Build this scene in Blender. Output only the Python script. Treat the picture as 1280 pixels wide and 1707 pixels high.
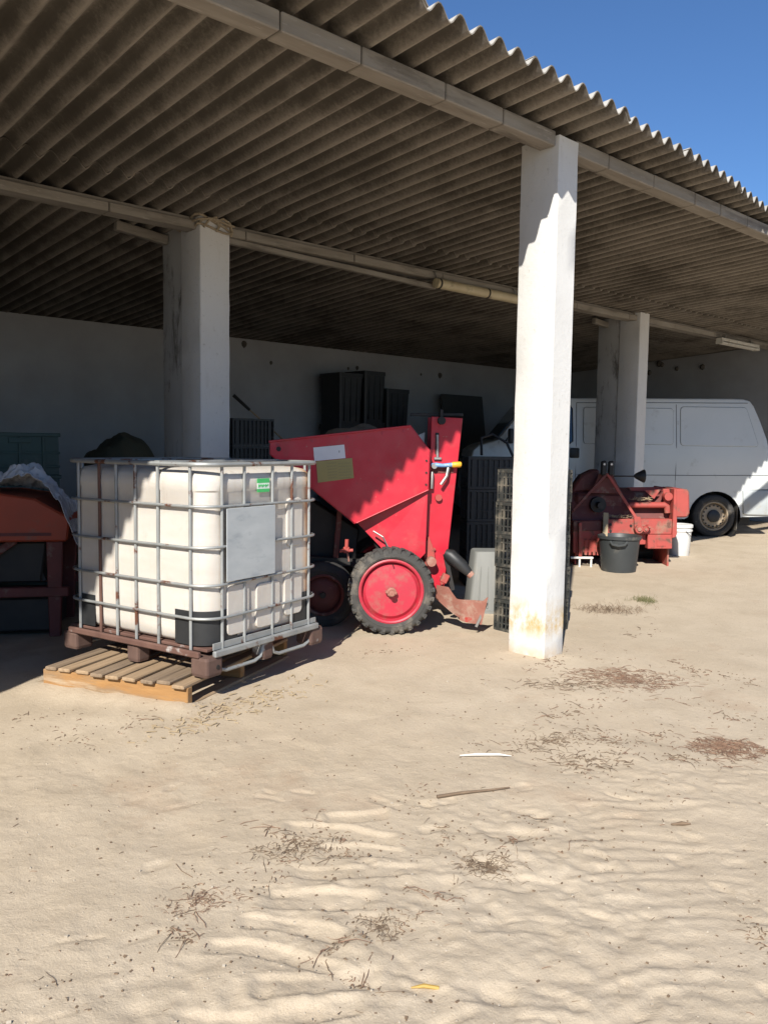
import bpy, bmesh, math, random
import numpy as np
from mathutils import Vector, Matrix

for o in list(bpy.data.objects):
    bpy.data.objects.remove(o, do_unlink=True)
SC = bpy.context.scene
COL = SC.collection
R = math.radians
random.seed(11)

# ------------------------------------------------------------------ camera
CAM_Z = 1.35
def camera():
    f, cx, cy, W, H = 1380.0, 640.0, 853.5, 1280.0, 1707.0
    a = R(47.6); th = math.atan((cy - 740.0) / f); r = R(0.8)
    F0 = Vector((math.cos(a), math.sin(a), 0)); R0 = Vector((math.sin(a), -math.cos(a), 0)); U0 = Vector((0, 0, 1))
    Fv = F0 * math.cos(th) - U0 * math.sin(th); Uv = U0 * math.cos(th) + F0 * math.sin(th)
    Rv = R0 * math.cos(r) + Uv * math.sin(r); U2 = Uv * math.cos(r) - R0 * math.sin(r)
    c = bpy.data.cameras.new('camera'); c.sensor_fit = 'HORIZONTAL'; c.sensor_width = 36
    c.lens = 36 * f / W; c.clip_start = 0.05; c.clip_end = 3000
    o = bpy.data.objects.new('camera', c); COL.objects.link(o)
    m = Matrix(((Rv.x, U2.x, -Fv.x, 0), (Rv.y, U2.y, -Fv.y, 0), (Rv.z, U2.z, -Fv.z, CAM_Z), (0, 0, 0, 1)))
    o.matrix_world = m; SC.camera = o
camera()

# ------------------------------------------------------------------ light
SUN_HEAD, SUN_EL = 33.6, 36.5          # heading the light travels to (from +X), elevation
w = bpy.data.worlds.new('World'); SC.world = w; w.use_nodes = True
nt = w.node_tree; bg = nt.nodes['Background']
sky = nt.nodes.new('ShaderNodeTexSky'); sky.sky_type = 'NISHITA'; sky.sun_disc = False
sky.sun_elevation = R(SUN_EL)
# direction to the sun = heading + 180 ; Nishita: rotation 0 = +Y, clockwise
sky.sun_rotation = R(90 - (SUN_HEAD + 180))
sky.altitude = 0; sky.air_density = 1.0; sky.dust_density = 0.0; sky.ozone_density = 10.0
nt.links.new(sky.outputs[0], bg.inputs[0]); bg.inputs[1].default_value = 0.08
sl = bpy.data.lights.new('sun', 'SUN'); sl.energy = 4.8; sl.angle = R(0.53); sl.color = (1.0, 0.95, 0.87)
so = bpy.data.objects.new('sun', sl); COL.objects.link(so)
Ld = Vector((math.cos(R(SUN_HEAD)) * math.cos(R(SUN_EL)), math.sin(R(SUN_HEAD)) * math.cos(R(SUN_EL)), -math.sin(R(SUN_EL))))
so.rotation_euler = Ld.to_track_quat('-Z', 'Y').to_euler(); so.location = (-8, -6, 9)
vs = SC.view_settings; vs.view_transform = 'Standard'; vs.look = 'None'; vs.gamma = 1; vs.exposure = 0.70
vs.use_curve_mapping = False

# ------------------------------------------------------------------ materials
MATS = {}
def _n(t, kind, **kw):
    n = t.nodes.new(kind)
    for k, v in kw.items(): setattr(n, k, v)
    return n
def ramp(t, fac, stops):
    r = _n(t, 'ShaderNodeValToRGB'); e = r.color_ramp.elements
    while len(e) < len(stops): e.new(0.5)
    for i, (p, c) in enumerate(stops):
        e[i].position = p
        e[i].color = (c, c, c, 1) if isinstance(c, (int, float)) else (*c, 1)
    t.links.new(fac, r.inputs[0]); return r.outputs[0]
def noise(t, vec, scale, detail=5, rough=0.55, dist=0.0):
    n = _n(t, 'ShaderNodeTexNoise'); n.inputs['Scale'].default_value = scale
    n.inputs['Detail'].default_value = detail; n.inputs['Roughness'].default_value = rough
    n.inputs['Distortion'].default_value = dist
    if vec is not None: t.links.new(vec, n.inputs['Vector'])
    return n.outputs['Fac']
def mix(t, fac, a, b):
    m = _n(t, 'ShaderNodeMix', data_type='RGBA')
    for s, v in ((0, fac), (6, a), (7, b)):
        if hasattr(v, 'is_linked') or hasattr(v, 'links'): t.links.new(v, m.inputs[s])
        elif s == 0: m.inputs[0].default_value = v
        else: m.inputs[s].default_value = (*v, 1)
    return m.outputs[2]
def mapping(t, vec, scale=(1, 1, 1), loc=(0, 0, 0)):
    m = _n(t, 'ShaderNodeMapping'); m.inputs['Scale'].default_value = scale; m.inputs['Location'].default_value = loc
    t.links.new(vec, m.inputs['Vector']); return m.outputs[0]
def math_(t, op, a, b=0.0):
    m = _n(t, 'ShaderNodeMath', operation=op)
    for i, v in ((0, a), (1, b)):
        if isinstance(v, (int, float)): m.inputs[i].default_value = v
        else: t.links.new(v, m.inputs[i])
    return m.outputs[0]
def start(name):
    m = bpy.data.materials.new(name); m.use_nodes = True; t = m.node_tree
    b = t.nodes['Principled BSDF']; tc = _n(t, 'ShaderNodeTexCoord')
    MATS[name] = m
    return m, t, b, tc.outputs['Object']
def bump(t, b, h, strength=0.4, dist=0.01):
    n = _n(t, 'ShaderNodeBump'); n.inputs['Strength'].default_value = strength; n.inputs['Distance'].default_value = dist
    t.links.new(h, n.inputs['Height']); t.links.new(n.outputs[0], b.inputs['Normal'])
def mat(name, c1, c2=None, scale=4, rough=0.7, metal=0.0, bmp=0.0, bscale=60, bdist=0.004, dirt=None, coat=0.0, spec=0.5, trans=0.0, stretch=None, r2=None):
    m, t, b, ob = start(name)
    if stretch: ob = mapping(t, ob, stretch)
    c2 = c2 or tuple(x * 0.8 for x in c1)
    c = ramp(t, noise(t, ob, scale, 6), [(0.3, c1), (0.7, c2)])
    if dirt:
        for (dc, sc_, lo, hi) in dirt:
            c = mix(t, ramp(t, noise(t, ob, sc_, 8, 0.65), [(lo, 0.0), (hi, 1.0)]), c, dc)
    t.links.new(c, b.inputs['Base Color'])
    if r2 is not None:
        rr = ramp(t, noise(t, ob, scale * 3, 5), [(0.35, rough), (0.7, r2)]); t.links.new(rr, b.inputs['Roughness'])
    else: b.inputs['Roughness'].default_value = rough
    b.inputs['Metallic'].default_value = metal; b.inputs['Coat Weight'].default_value = coat
    b.inputs['Specular IOR Level'].default_value = spec; b.inputs['Transmission Weight'].default_value = trans
    if bmp: bump(t, b, noise(t, ob, bscale, 6), bmp, bdist)
    return m

def sand():
    m, t, b, ob = start('sand')
    big = noise(t, ob, 0.55, 5, 0.6); mid = noise(t, ob, 3.5, 7, 0.62, 0.4); fine = noise(t, ob, 160, 4, 0.7); gr = noise(t, ob, 38, 6, 0.7)
    c = ramp(t, big, [(0.32, (0.44, 0.36, 0.262)), (0.68, (0.50, 0.42, 0.315))])
    c = mix(t, ramp(t, mid, [(0.42, 0.0), (0.72, 0.6)]), c, (0.375, 0.305, 0.218))
    c = mix(t, ramp(t, gr, [(0.56, 0.0), (0.78, 0.55)]), c, (0.27, 0.205, 0.135))
    c = mix(t, ramp(t, fine, [(0.60, 0.0), (0.72, 0.45)]), c, (0.62, 0.565, 0.47))
    c = mix(t, ramp(t, fine, [(0.26, 0.65), (0.38, 0.0)]), c, (0.19, 0.14, 0.09))
    red = noise(t, mapping(t, ob, (1, 1, 1), (7, 3, 1)), 1.3, 6, 0.7)
    c = mix(t, ramp(t, red, [(0.58, 0.0), (0.78, 0.5)]), c, (0.32, 0.205, 0.13))
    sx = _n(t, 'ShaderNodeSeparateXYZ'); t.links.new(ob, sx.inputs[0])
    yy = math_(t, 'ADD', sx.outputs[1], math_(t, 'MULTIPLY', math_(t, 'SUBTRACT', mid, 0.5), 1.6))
    c = mix(t, ramp(t, math_(t, 'MULTIPLY', math_(t, 'SUBTRACT', yy, 5.2), 0.7), [(0.0, 0.0), (1.0, 0.85)]), c, (0.15, 0.115, 0.08))  # sand painted darker under the roof to deepen the interior shade
    t.links.new(c, b.inputs['Base Color']); b.inputs['Roughness'].default_value = 0.95; b.inputs['Specular IOR Level'].default_value = 0.2
    h = math_(t, 'ADD', math_(t, 'MULTIPLY', mid, 0.9), math_(t, 'ADD', math_(t, 'MULTIPLY', gr, 0.45), math_(t, 'MULTIPLY', fine, 0.22)))
    bump(t, b, h, 0.6, 0.016)
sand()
def roofmat():
    m, t, b, ob = start('fibre_cement')
    st = noise(t, mapping(t, ob, (3.0, 0.5, 3.0)), 2.0, 6, 0.6); bl = noise(t, ob, 1.3, 8, 0.7, 0.4); sp = noise(t, mapping(t, ob, (1, 0.6, 1)), 34, 6, 0.75); ft = noise(t, mapping(t, ob, (30, 2.2, 30)), 2.0, 5, 0.7)
    c = ramp(t, st, [(0.30, (0.25, 0.222, 0.185)), (0.72, (0.32, 0.287, 0.243))])
    c = mix(t, ramp(t, bl, [(0.48, 0.0), (0.64, 0.5)]), c, (0.11, 0.094, 0.075))
    c = mix(t, ramp(t, ft, [(0.55, 0.0), (0.74, 0.35)]), c, (0.32, 0.29, 0.25))
    c = mix(t, ramp(t, sp, [(0.62, 0.0), (0.72, 0.5)]), c, (0.34, 0.31, 0.26))
    c = mix(t, ramp(t, sp, [(0.28, 0.55), (0.40, 0.0)]), c, (0.07, 0.056, 0.043))
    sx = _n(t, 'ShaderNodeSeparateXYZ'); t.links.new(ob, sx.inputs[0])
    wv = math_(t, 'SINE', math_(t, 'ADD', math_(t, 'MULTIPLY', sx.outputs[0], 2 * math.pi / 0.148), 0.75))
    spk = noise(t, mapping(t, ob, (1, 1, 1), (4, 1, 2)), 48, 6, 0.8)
    flute_shade = math_(t, 'ADD', math_(t, 'MULTIPLY', wv, 0.22), math_(t, 'ADD', math_(t, 'MULTIPLY', bl, 0.75), math_(t, 'MULTIPLY', spk, 0.55)))
    c = mix(t, ramp(t, flute_shade, [(0.48, 0.0), (0.86, 0.80)]), c, (0.060, 0.053, 0.044))  # dark bands by wave phase: flute shade painted into the colour, patchy with noise
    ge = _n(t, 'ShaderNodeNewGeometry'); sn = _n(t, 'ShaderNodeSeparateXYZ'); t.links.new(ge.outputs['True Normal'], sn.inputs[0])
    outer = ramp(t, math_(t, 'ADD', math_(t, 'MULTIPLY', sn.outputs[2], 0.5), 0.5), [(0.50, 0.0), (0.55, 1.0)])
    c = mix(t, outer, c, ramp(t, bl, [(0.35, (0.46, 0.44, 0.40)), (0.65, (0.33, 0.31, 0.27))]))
    t.links.new(c, b.inputs['Base Color']); b.inputs['Roughness'].default_value = 0.95; b.inputs['Specular IOR Level'].default_value = 0.15
    bump(t, b, sp, 0.4, 0.004)
roofmat()
def whitewash(name, lo, hi, stains=True, mould=None):
    m, t, b, ob = start(name)
    n1 = noise(t, ob, 1.6, 7, 0.6); n2 = noise(t, ob, 34, 7, 0.7); n3 = noise(t, mapping(t, ob, (5, 5, 1.1)), 2.2, 7, 0.7)
    c = ramp(t, n1, [(0.3, lo), (0.7, hi)])
    c = mix(t, ramp(t, n2, [(0.60, 0.0), (0.72, 0.6)]), c, (0.36, 0.345, 0.31))
    c = mix(t, ramp(t, n3, [(0.60, 0.0), (0.80, 0.4)]), c, (0.42, 0.39, 0.34))
    sx = _n(t, 'ShaderNodeSeparateXYZ'); t.links.new(ob, sx.inputs[0]); z = sx.outputs[2]
    if stains:   # rusty splash band and sandy foot
        band = math_(t, 'MULTIPLY', ramp(t, z, [(0.10, 0.0), (0.20, 1.0), (0.25, 1.0), (0.40, 0.0)]), ramp(t, noise(t, mapping(t, ob, (1, 1, 0.6), (3.3, 0, 0)), 9, 7, 0.75), [(0.40, 0.0), (0.58, 0.95)]))
        c = mix(t, band, c, (0.50, 0.34, 0.13))
        foot = math_(t, 'MULTIPLY', ramp(t, z, [(0.0, 1.0), (0.11, 0.0)]), ramp(t, noise(t, ob, 14, 6), [(0.35, 0.0), (0.6, 0.8)]))
        c = mix(t, foot, c, (0.52, 0.40, 0.26))
    if mould:    # black mould blotches with their own shape
        mm = ramp(t, noise(t, mapping(t, ob, (3, 3, 0.9), (1.7, 0.4, 2.2)), 1.9, 8, 0.75, 0.3), [(mould, 0.0), (mould + 0.12, 0.9)])
        c = mix(t, mm, c, (0.075, 0.065, 0.055))
    t.links.new(c, b.inputs['Base Color']); b.inputs['Roughness'].default_value = 0.92; b.inputs['Specular IOR Level'].default_value = 0.2
    bump(t, b, math_(t, 'ADD', n2, math_(t, 'MULTIPLY', n1, 1.0)), 0.4, 0.007)
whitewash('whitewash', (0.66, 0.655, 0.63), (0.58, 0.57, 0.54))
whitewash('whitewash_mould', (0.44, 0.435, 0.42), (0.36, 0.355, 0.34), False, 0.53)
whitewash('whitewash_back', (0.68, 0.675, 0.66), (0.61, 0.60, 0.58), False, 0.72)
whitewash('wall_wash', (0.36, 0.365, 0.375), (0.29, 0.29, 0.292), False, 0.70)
mat('concrete', (0.31, 0.282, 0.24), (0.20, 0.175, 0.142), 9, 0.95, bmp=0.5, bscale=55, stretch=(0.22, 1.4, 1.4), dirt=[((0.10, 0.085, 0.07), 4.5, 0.54, 0.72), ((0.38, 0.35, 0.31), 40, 0.60, 0.74)])
mat('concrete_dark', (0.10, 0.09, 0.075), None, 3, 0.95)
mat('steel_galv', (0.36, 0.37, 0.36), (0.27, 0.28, 0.275), 9, 0.5, 0.45, 0.15, 80, dirt=[((0.15, 0.065, 0.04), 6.0, 0.57, 0.62)], r2=0.65)
mat('steel_rust', (0.10, 0.050, 0.038), (0.15, 0.08, 0.06), 9, 0.85, 0.1, 0.3, 60, dirt=[((0.40, 0.38, 0.36), 6, 0.63, 0.70)])
mat('steel_feet', (0.085, 0.048, 0.038), (0.13, 0.078, 0.06), 9, 0.85, 0.1, 0.3, 60, dirt=[((0.42, 0.42, 0.40), 4, 0.56, 0.62)])
mat('bare_steel', (0.42, 0.41, 0.39), (0.30, 0.29, 0.27), 14, 0.45, 0.8, dirt=[((0.2, 0.12, 0.08), 9, 0.6, 0.7)])
mat('plate_zinc', (0.44, 0.465, 0.47), (0.36, 0.385, 0.395), 5, 0.55, 0.1, dirt=[((0.28, 0.31, 0.33), 7, 0.55, 0.75)], stretch=(1, 1, 2.5))
def hdpe():
    m, t, b, ob = start('tank_plastic')
    n1 = noise(t, mapping(t, ob, (1, 1, 4)), 1.6, 6); n2 = noise(t, ob, 12, 7, 0.7)
    c = ramp(t, n1, [(0.3, (0.57, 0.54, 0.487)), (0.7, (0.49, 0.445, 0.392))])
    c = mix(t, ramp(t, n2, [(0.58, 0.0), (0.78, 0.4)]), c, (0.40, 0.32, 0.265))
    c = mix(t, ramp(t, noise(t, mapping(t, ob, (14, 14, 0.8)), 1.0, 6, 0.7), [(0.56, 0.0), (0.72, 0.35)]), c, (0.34, 0.27, 0.21))
    sx = _n(t, 'ShaderNodeSeparateXYZ'); t.links.new(ob, sx.inputs[0])
    st = math_(t, 'MULTIPLY', ramp(t, sx.outputs[0], [(0.80, 0.0), (0.87, 1.0)]), ramp(t, n2, [(0.25, 0.9), (0.7, 0.5)]))
    c = mix(t, st, c, (0.62, 0.27, 0.045))
    t.links.new(c, b.inputs['Base Color']); b.inputs['Roughness'].default_value = 0.42
    b.inputs['Subsurface Weight'].default_value = 0.25; b.inputs['Subsurface Radius'].default_value = (0.03, 0.022, 0.015); b.inputs['Subsurface Scale'].default_value = 0.6
    bump(t, b, noise(t, ob, 9, 3), 0.25, 0.01)
hdpe()
mat('black_plastic', (0.016, 0.017, 0.018), (0.026, 0.027, 0.028), 8, 0.5, dirt=[((0.10, 0.088, 0.07), 6, 0.62, 0.85)])
mat('crate_plastic', (0.035, 0.037, 0.034), (0.024, 0.026, 0.023), 8, 0.6, dirt=[((0.22, 0.195, 0.15), 11, 0.50, 0.75)])
mat('tub_plastic', (0.030, 0.034, 0.035), (0.042, 0.046, 0.047), 5, 0.5, dirt=[((0.17, 0.15, 0.12), 5, 0.58, 0.80)])
mat('grey_plastic', (0.20, 0.203, 0.19), (0.155, 0.158, 0.148), 6, 0.65, stretch=(1, 1, 0.25), dirt=[((0.26, 0.235, 0.19), 8, 0.56, 0.76)])
mat('white_plastic', (0.66, 0.66, 0.635), (0.60, 0.59, 0.56), 5, 0.4, dirt=[((0.45, 0.40, 0.32), 7, 0.66, 0.80)])
mat('green_plastic', (0.022, 0.062, 0.054), (0.016, 0.045, 0.040), 6, 0.5, dirt=[((0.12, 0.12, 0.10), 5, 0.58, 0.78)])
mat('red_paint', (0.50, 0.013, 0.032), (0.43, 0.012, 0.027), 2.5, 0.36, 0, 0.12, 5, 0.010, dirt=[((0.34, 0.07, 0.065), 5, 0.55, 0.85), ((0.24, 0.04, 0.04), 22, 0.64, 0.74), ((0.36, 0.24, 0.18), 38, 0.66, 0.74)], coat=0.1, r2=0.6)
mat('red_rim', (0.46, 0.025, 0.050), (0.38, 0.03, 0.048), 7, 0.5, 0, 0.1, 30, dirt=[((0.30, 0.13, 0.10), 14, 0.50, 0.85)])
mat('red_faded', (0.38, 0.062, 0.05), (0.29, 0.058, 0.046), 6, 0.65, 0, 0.3, 30, dirt=[((0.28, 0.19, 0.13), 6, 0.52, 0.68), ((0.12, 0.05, 0.035), 12, 0.55, 0.66)])
mat('maroon', (0.15, 0.035, 0.03), (0.10, 0.03, 0.025), 6, 0.7, 0, 0.2, 40, dirt=[((0.22, 0.17, 0.13), 8, 0.56, 0.72)])
mat('orange_paint', (0.38, 0.055, 0.02), (0.30, 0.05, 0.02), 5, 0.6, dirt=[((0.17, 0.10, 0.07), 6, 0.55, 0.72)])
mat('share_rust', (0.36, 0.17, 0.13), (0.28, 0.11, 0.08), 10, 0.75, 0.15, 0.3, 50, dirt=[((0.42, 0.32, 0.25), 8, 0.5, 0.7), ((0.40, 0.05, 0.04), 6, 0.6, 0.66)])
mat('rubber', (0.040, 0.039, 0.037), (0.060, 0.057, 0.052), 7, 0.85, 0, 0.25, 50, dirt=[((0.22, 0.19, 0.15), 7, 0.52, 0.78)])
mat('rubber_dark', (0.028, 0.027, 0.027), (0.045, 0.042, 0.040), 6, 0.85, dirt=[((0.13, 0.11, 0.09), 5, 0.55, 0.80)])
mat('black_iron', (0.015, 0.0145, 0.014), (0.028, 0.025, 0.023), 8, 0.6, 0.2)
mat('blue_paint', (0.10, 0.24, 0.48), (0.16, 0.32, 0.52), 30, 0.5, dirt=[((0.4, 0.4, 0.4), 30, 0.6, 0.7)])
mat('yellow_plastic', (0.78, 0.42, 0.03), (0.70, 0.36, 0.03), 10, 0.45)
mat('paper_white', (0.72, 0.74, 0.78), (0.66, 0.68, 0.72), 6, 0.8)
mat('sticker_green', (0.05, 0.44, 0.12), (0.06, 0.38, 0.12), 20, 0.6)
mat('sticker_white', (0.66, 0.72, 0.66), (0.55, 0.66, 0.57), 30, 0.6)
mat('plate_yellow', (0.36, 0.30, 0.11), (0.30, 0.255, 0.10), 5, 0.6)
mat('plate_print', (0.27, 0.235, 0.10), (0.31, 0.27, 0.12), 40, 0.7)
mat('pallet_wood', (0.37, 0.265, 0.165), (0.26, 0.175, 0.10), 5, 0.9, 0, 0.5, 30, stretch=(0.5, 9, 9), dirt=[((0.24, 0.17, 0.10), 5, 0.57, 0.75)])
mat('pallet_wood_dark', (0.27, 0.20, 0.135), (0.18, 0.125, 0.078), 5, 0.9, 0, 0.6, 30, stretch=(0.5, 9, 9), dirt=[((0.12, 0.085, 0.055), 4, 0.54, 0.70)])
mat('pallet_side', (0.36, 0.195, 0.07), (0.26, 0.135, 0.05), 4, 0.9, 0, 0.6, 25, stretch=(9, 1.2, 9), dirt=[((0.24, 0.16, 0.09), 2.2, 0.48, 0.62), ((0.40, 0.31, 0.21), 1.5, 0.58, 0.70)])
mat('van_paint', (0.63, 0.65, 0.64), (0.575, 0.60, 0.59), 1.5, 0.35, 0, 0, dirt=[((0.34, 0.32, 0.28), 4, 0.58, 0.85)], coat=0.2)
mat('van_bumper', (0.40, 0.43, 0.44), (0.35, 0.38, 0.39), 4, 0.55, dirt=[((0.36, 0.32, 0.26), 6, 0.55, 0.8)])
mat('van_seam', (0.10, 0.11, 0.11), None, 4, 0.8)
mat('dark_glass', (0.012, 0.014, 0.016), None, 3, 0.06, spec=0.7)
mat('rim_dusty', (0.42, 0.34, 0.24), (0.33, 0.26, 0.18), 12, 0.7, 0.1, dirt=[((0.15, 0.11, 0.08), 10, 0.58, 0.72)])
mat('tube_yellowed', (0.60, 0.52, 0.34), (0.48, 0.40, 0.25), 5, 0.5, dirt=[((0.24, 0.19, 0.12), 7, 0.58, 0.75)])
mat('lamp_white', (0.66, 0.64, 0.57), (0.56, 0.53, 0.46), 5, 0.5, dirt=[((0.3, 0.26, 0.2), 7, 0.58, 0.75)])
mat('rope_fibre', (0.38, 0.31, 0.22), (0.26, 0.21, 0.14), 40, 0.95)
mat('twig', (0.11, 0.075, 0.048), (0.20, 0.14, 0.09), 14, 0.95)
mat('straw_red', (0.15, 0.085, 0.055), (0.25, 0.155, 0.10), 20, 0.95)
mat('pebble', (0.46, 0.41, 0.33), (0.30, 0.25, 0.19), 20, 0.9)
mat('chip_white', (0.78, 0.75, 0.68), None, 9, 0.8)
mat('leaf_yellow', (0.46, 0.30, 0.07), (0.38, 0.24, 0.06), 30, 0.7)
mat('weed_green', (0.10, 0.11, 0.045), (0.16, 0.14, 0.06), 30, 0.9)
mat('tarp_dark', (0.05, 0.05, 0.032), (0.085, 0.075, 0.045), 5, 0.9, 0, 0.6, 20, 0.02)
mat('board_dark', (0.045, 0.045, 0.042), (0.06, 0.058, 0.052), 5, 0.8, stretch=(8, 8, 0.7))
mat('sheet_plastic', (0.55, 0.57, 0.60), (0.40, 0.41, 0.43), 5, 0.25, spec=0.6)
mat('sack', (0.13, 0.10, 0.065), (0.19, 0.145, 0.095), 12, 0.95, 0, 0.5, 90)
mat('strap_tan', (0.42, 0.33, 0.21), (0.33, 0.25, 0.15), 14, 0.9)

# ------------------------------------------------------------------ mesh builder
class MB:
    def __init__(s): s.v = []; s.f = []
    def add(s, vs_, fs):
        k = len(s.v); s.v += [tuple(p) for p in vs_]; s.f += [tuple(i + k for i in f) for f in fs]; return s
    def box(s, c, size, rot=None):
        hx, hy, hz = (d / 2 for d in size)
        P = [Vector((x * hx, y * hy, z * hz)) for x in (-1, 1) for y in (-1, 1) for z in (-1, 1)]
        if rot is not None: P = [rot @ p for p in P]
        c = Vector(c)
        return s.add([p + c for p in P], [(0, 1, 3, 2), (4, 6, 7, 5), (0, 4, 5, 1), (2, 3, 7, 6), (0, 2, 6, 4), (1, 5, 7, 3)])
    def b2(s, a, b): return s.box([(p + q) / 2 for p, q in zip(a, b)], [abs(q - p) for p, q in zip(a, b)])
    def bar(s, p, q, w, h, up=(0, 0, 1)):
        p, q = Vector(p), Vector(q); d = (q - p); L = d.length; d.normalize(); u = Vector(up)
        if abs(d.dot(u)) > 0.99: u = Vector((1, 0, 0))
        x = d.cross(u).normalized(); y = x.cross(d).normalized()
        return s.box((p + q) / 2, (w, L, h), Matrix((x, d, y)).transposed())
    def tube(s, path, r, seg=8, closed=False, cap=True):
        path = [Vector(p) for p in path]; n = len(path); rr = r if isinstance(r, (list, tuple)) else [r] * n
        k = len(s.v); up = None
        for i, p in enumerate(path):
            a = path[(i - 1) % n] if (closed or i) else p; b = path[(i + 1) % n] if (closed or i < n - 1) else p
            d = (b - a).normalized()
            if up is None:
                up = Vector((0, 0, 1)) if abs(d.z) < 0.9 else Vector((1, 0, 0))
            x = d.cross(up)
            if x.length < 1e-5: x = d.orthogonal()
            x.normalize(); y = x.cross(d).normalized(); up = y
            for j in range(seg):
                t = 2 * math.pi * j / seg; s.v.append(tuple(p + (x * math.cos(t) + y * math.sin(t)) * rr[i]))
        m = n if closed else n - 1
        for i in range(m):
            for j in range(seg):
                a = k + i * seg + j; b = k + i * seg + (j + 1) % seg; c = k + ((i + 1) % n) * seg + (j + 1) % seg; d = k + ((i + 1) % n) * seg + j
                s.f.append((a, b, c, d))
        if cap and not closed:
            s.f.append(tuple(k + j for j in range(seg))[::-1]); s.f.append(tuple(k + (n - 1) * seg + j for j in range(seg)))
        return s
    def prism(s, poly, y0, y1, fn=None):
        """poly in (x,z), extruded in y"""
        n = len(poly); a = [(x, y0, z) for x, z in poly]; b = [(x, y1, z) for x, z in poly]
        if fn: a = [fn(*p) for p in a]; b = [fn(*p) for p in b]
        ar = sum(poly[i][0] * poly[(i + 1) % n][1] - poly[(i + 1) % n][0] * poly[i][1] for i in range(n))
        fs = [tuple(range(n)), tuple(range(2 * n - 1, n - 1, -1))] + [(i, i + n, (i + 1) % n + n, (i + 1) % n) for i in range(n)]
        if ar < 0: fs = [f[::-1] for f in fs]
        return s.add(a + b, fs)
    def lathe(s, prof, c=(0, 0, 0), axis='z', seg=32, caps=True):
        """prof: (r, h) list"""
        k = len(s.v); c = Vector(c)
        for r, h in prof:
            for j in range(seg):
                t = 2 * math.pi * j / seg; x, y = r * math.cos(t), r * math.sin(t)
                p = {'z': (x, y, h), 'y': (x, h, y), 'x': (h, x, y)}[axis]; s.v.append(tuple(Vector(p) + c))
        for i in range(len(prof) - 1):
            for j in range(seg):
                a = k + i * seg + j; b = k + i * seg + (j + 1) % seg
                s.f.append((a, b, b + seg, a + seg))
        if caps:
            s.f.append(tuple(k + j for j in range(seg))[::-1]); l = k + (len(prof) - 1) * seg; s.f.append(tuple(l + j for j in range(seg)))
        return s
    def mesh(s, name, m, bevel=0.0, smooth=False, segs=1, angle=35):
        bm = bmesh.new(); vv = [bm.verts.new(p) for p in s.v]
        for f in s.f:
            try: bm.faces.new([vv[i] for i in f])
            except ValueError: pass
        bm.normal_update()
        bmesh.ops.recalc_face_normals(bm, faces=bm.faces)
        if bevel:
            es = [e for e in bm.edges if len(e.link_faces) == 2 and e.calc_face_angle(0) > R(angle)]
            bmesh.ops.bevel(bm, geom=es, offset=bevel, segments=segs, affect='EDGES', profile=0.5, clamp_overlap=True)
        me = bpy.data.meshes.new(name); bm.to_mesh(me); bm.free()
        me.materials.append(MATS[m])
        if smooth:
            me.polygons.foreach_set('use_smooth', [True] * len(me.polygons))
            try: me.set_sharp_from_angle(angle=R(38))
            except Exception: pass
        return me
    def build(s, name, m, parent=None, bevel=0.0, smooth=False, segs=1, label=None):
        o = bpy.data.objects.new(name, s.mesh(name, m, bevel, smooth, segs)); COL.objects.link(o)
        if parent is not None: o.parent = parent
        if label: o['label'] = label
        return o
def link(name, me, parent=None, loc=(0, 0, 0), rz=0.0):
    o = bpy.data.objects.new(name, me); COL.objects.link(o); o.parent = parent; o.location = loc; o.rotation_euler = (0, 0, rz); return o
def tag(o, label, cat, group=None):
    o['label'] = label; o['category'] = cat
    if group: o['group'] = group
    return o
def thing(name, label, cat, loc=(0, 0, 0), rz=0.0, group=None):
    o = bpy.data.objects.new(name, None); COL.objects.link(o); o.location = loc; o.rotation_euler = (0, 0, rz); o.empty_display_size = 0.2
    return tag(o, label, cat, group)

# ------------------------------------------------------------------ ground heights
FX, FY = math.cos(R(47.6)), math.sin(R(47.6))
_tab = np.random.RandomState(5).rand(256, 256)
def vnoise(x, y):
    xi = np.floor(x).astype(int); yi = np.floor(y).astype(int); fx = x - xi; fy = y - yi
    fx = fx * fx * (3 - 2 * fx); fy = fy * fy * (3 - 2 * fy)
    g = lambda i, j: _tab[i % 256, j % 256]
    return (g(xi, yi) * (1 - fx) + g(xi + 1, yi) * fx) * (1 - fy) + (g(xi, yi + 1) * (1 - fx) + g(xi + 1, yi + 1) * fx) * fy
def fbm(x, y, o=4):
    s = 0; a = 0.5
    for i in range(o): s = s + a * (vnoise(x * 2 ** i + 17 * i, y * 2 ** i + 5 * i) - 0.5); a *= 0.5
    return s
def sstep(x, a, b): t = np.clip((x - a) / (b - a), 0, 1); return t * t * (3 - 2 * t)
_RD0, _RS0, _RR = 1.3, -1.8, 0.008
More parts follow.
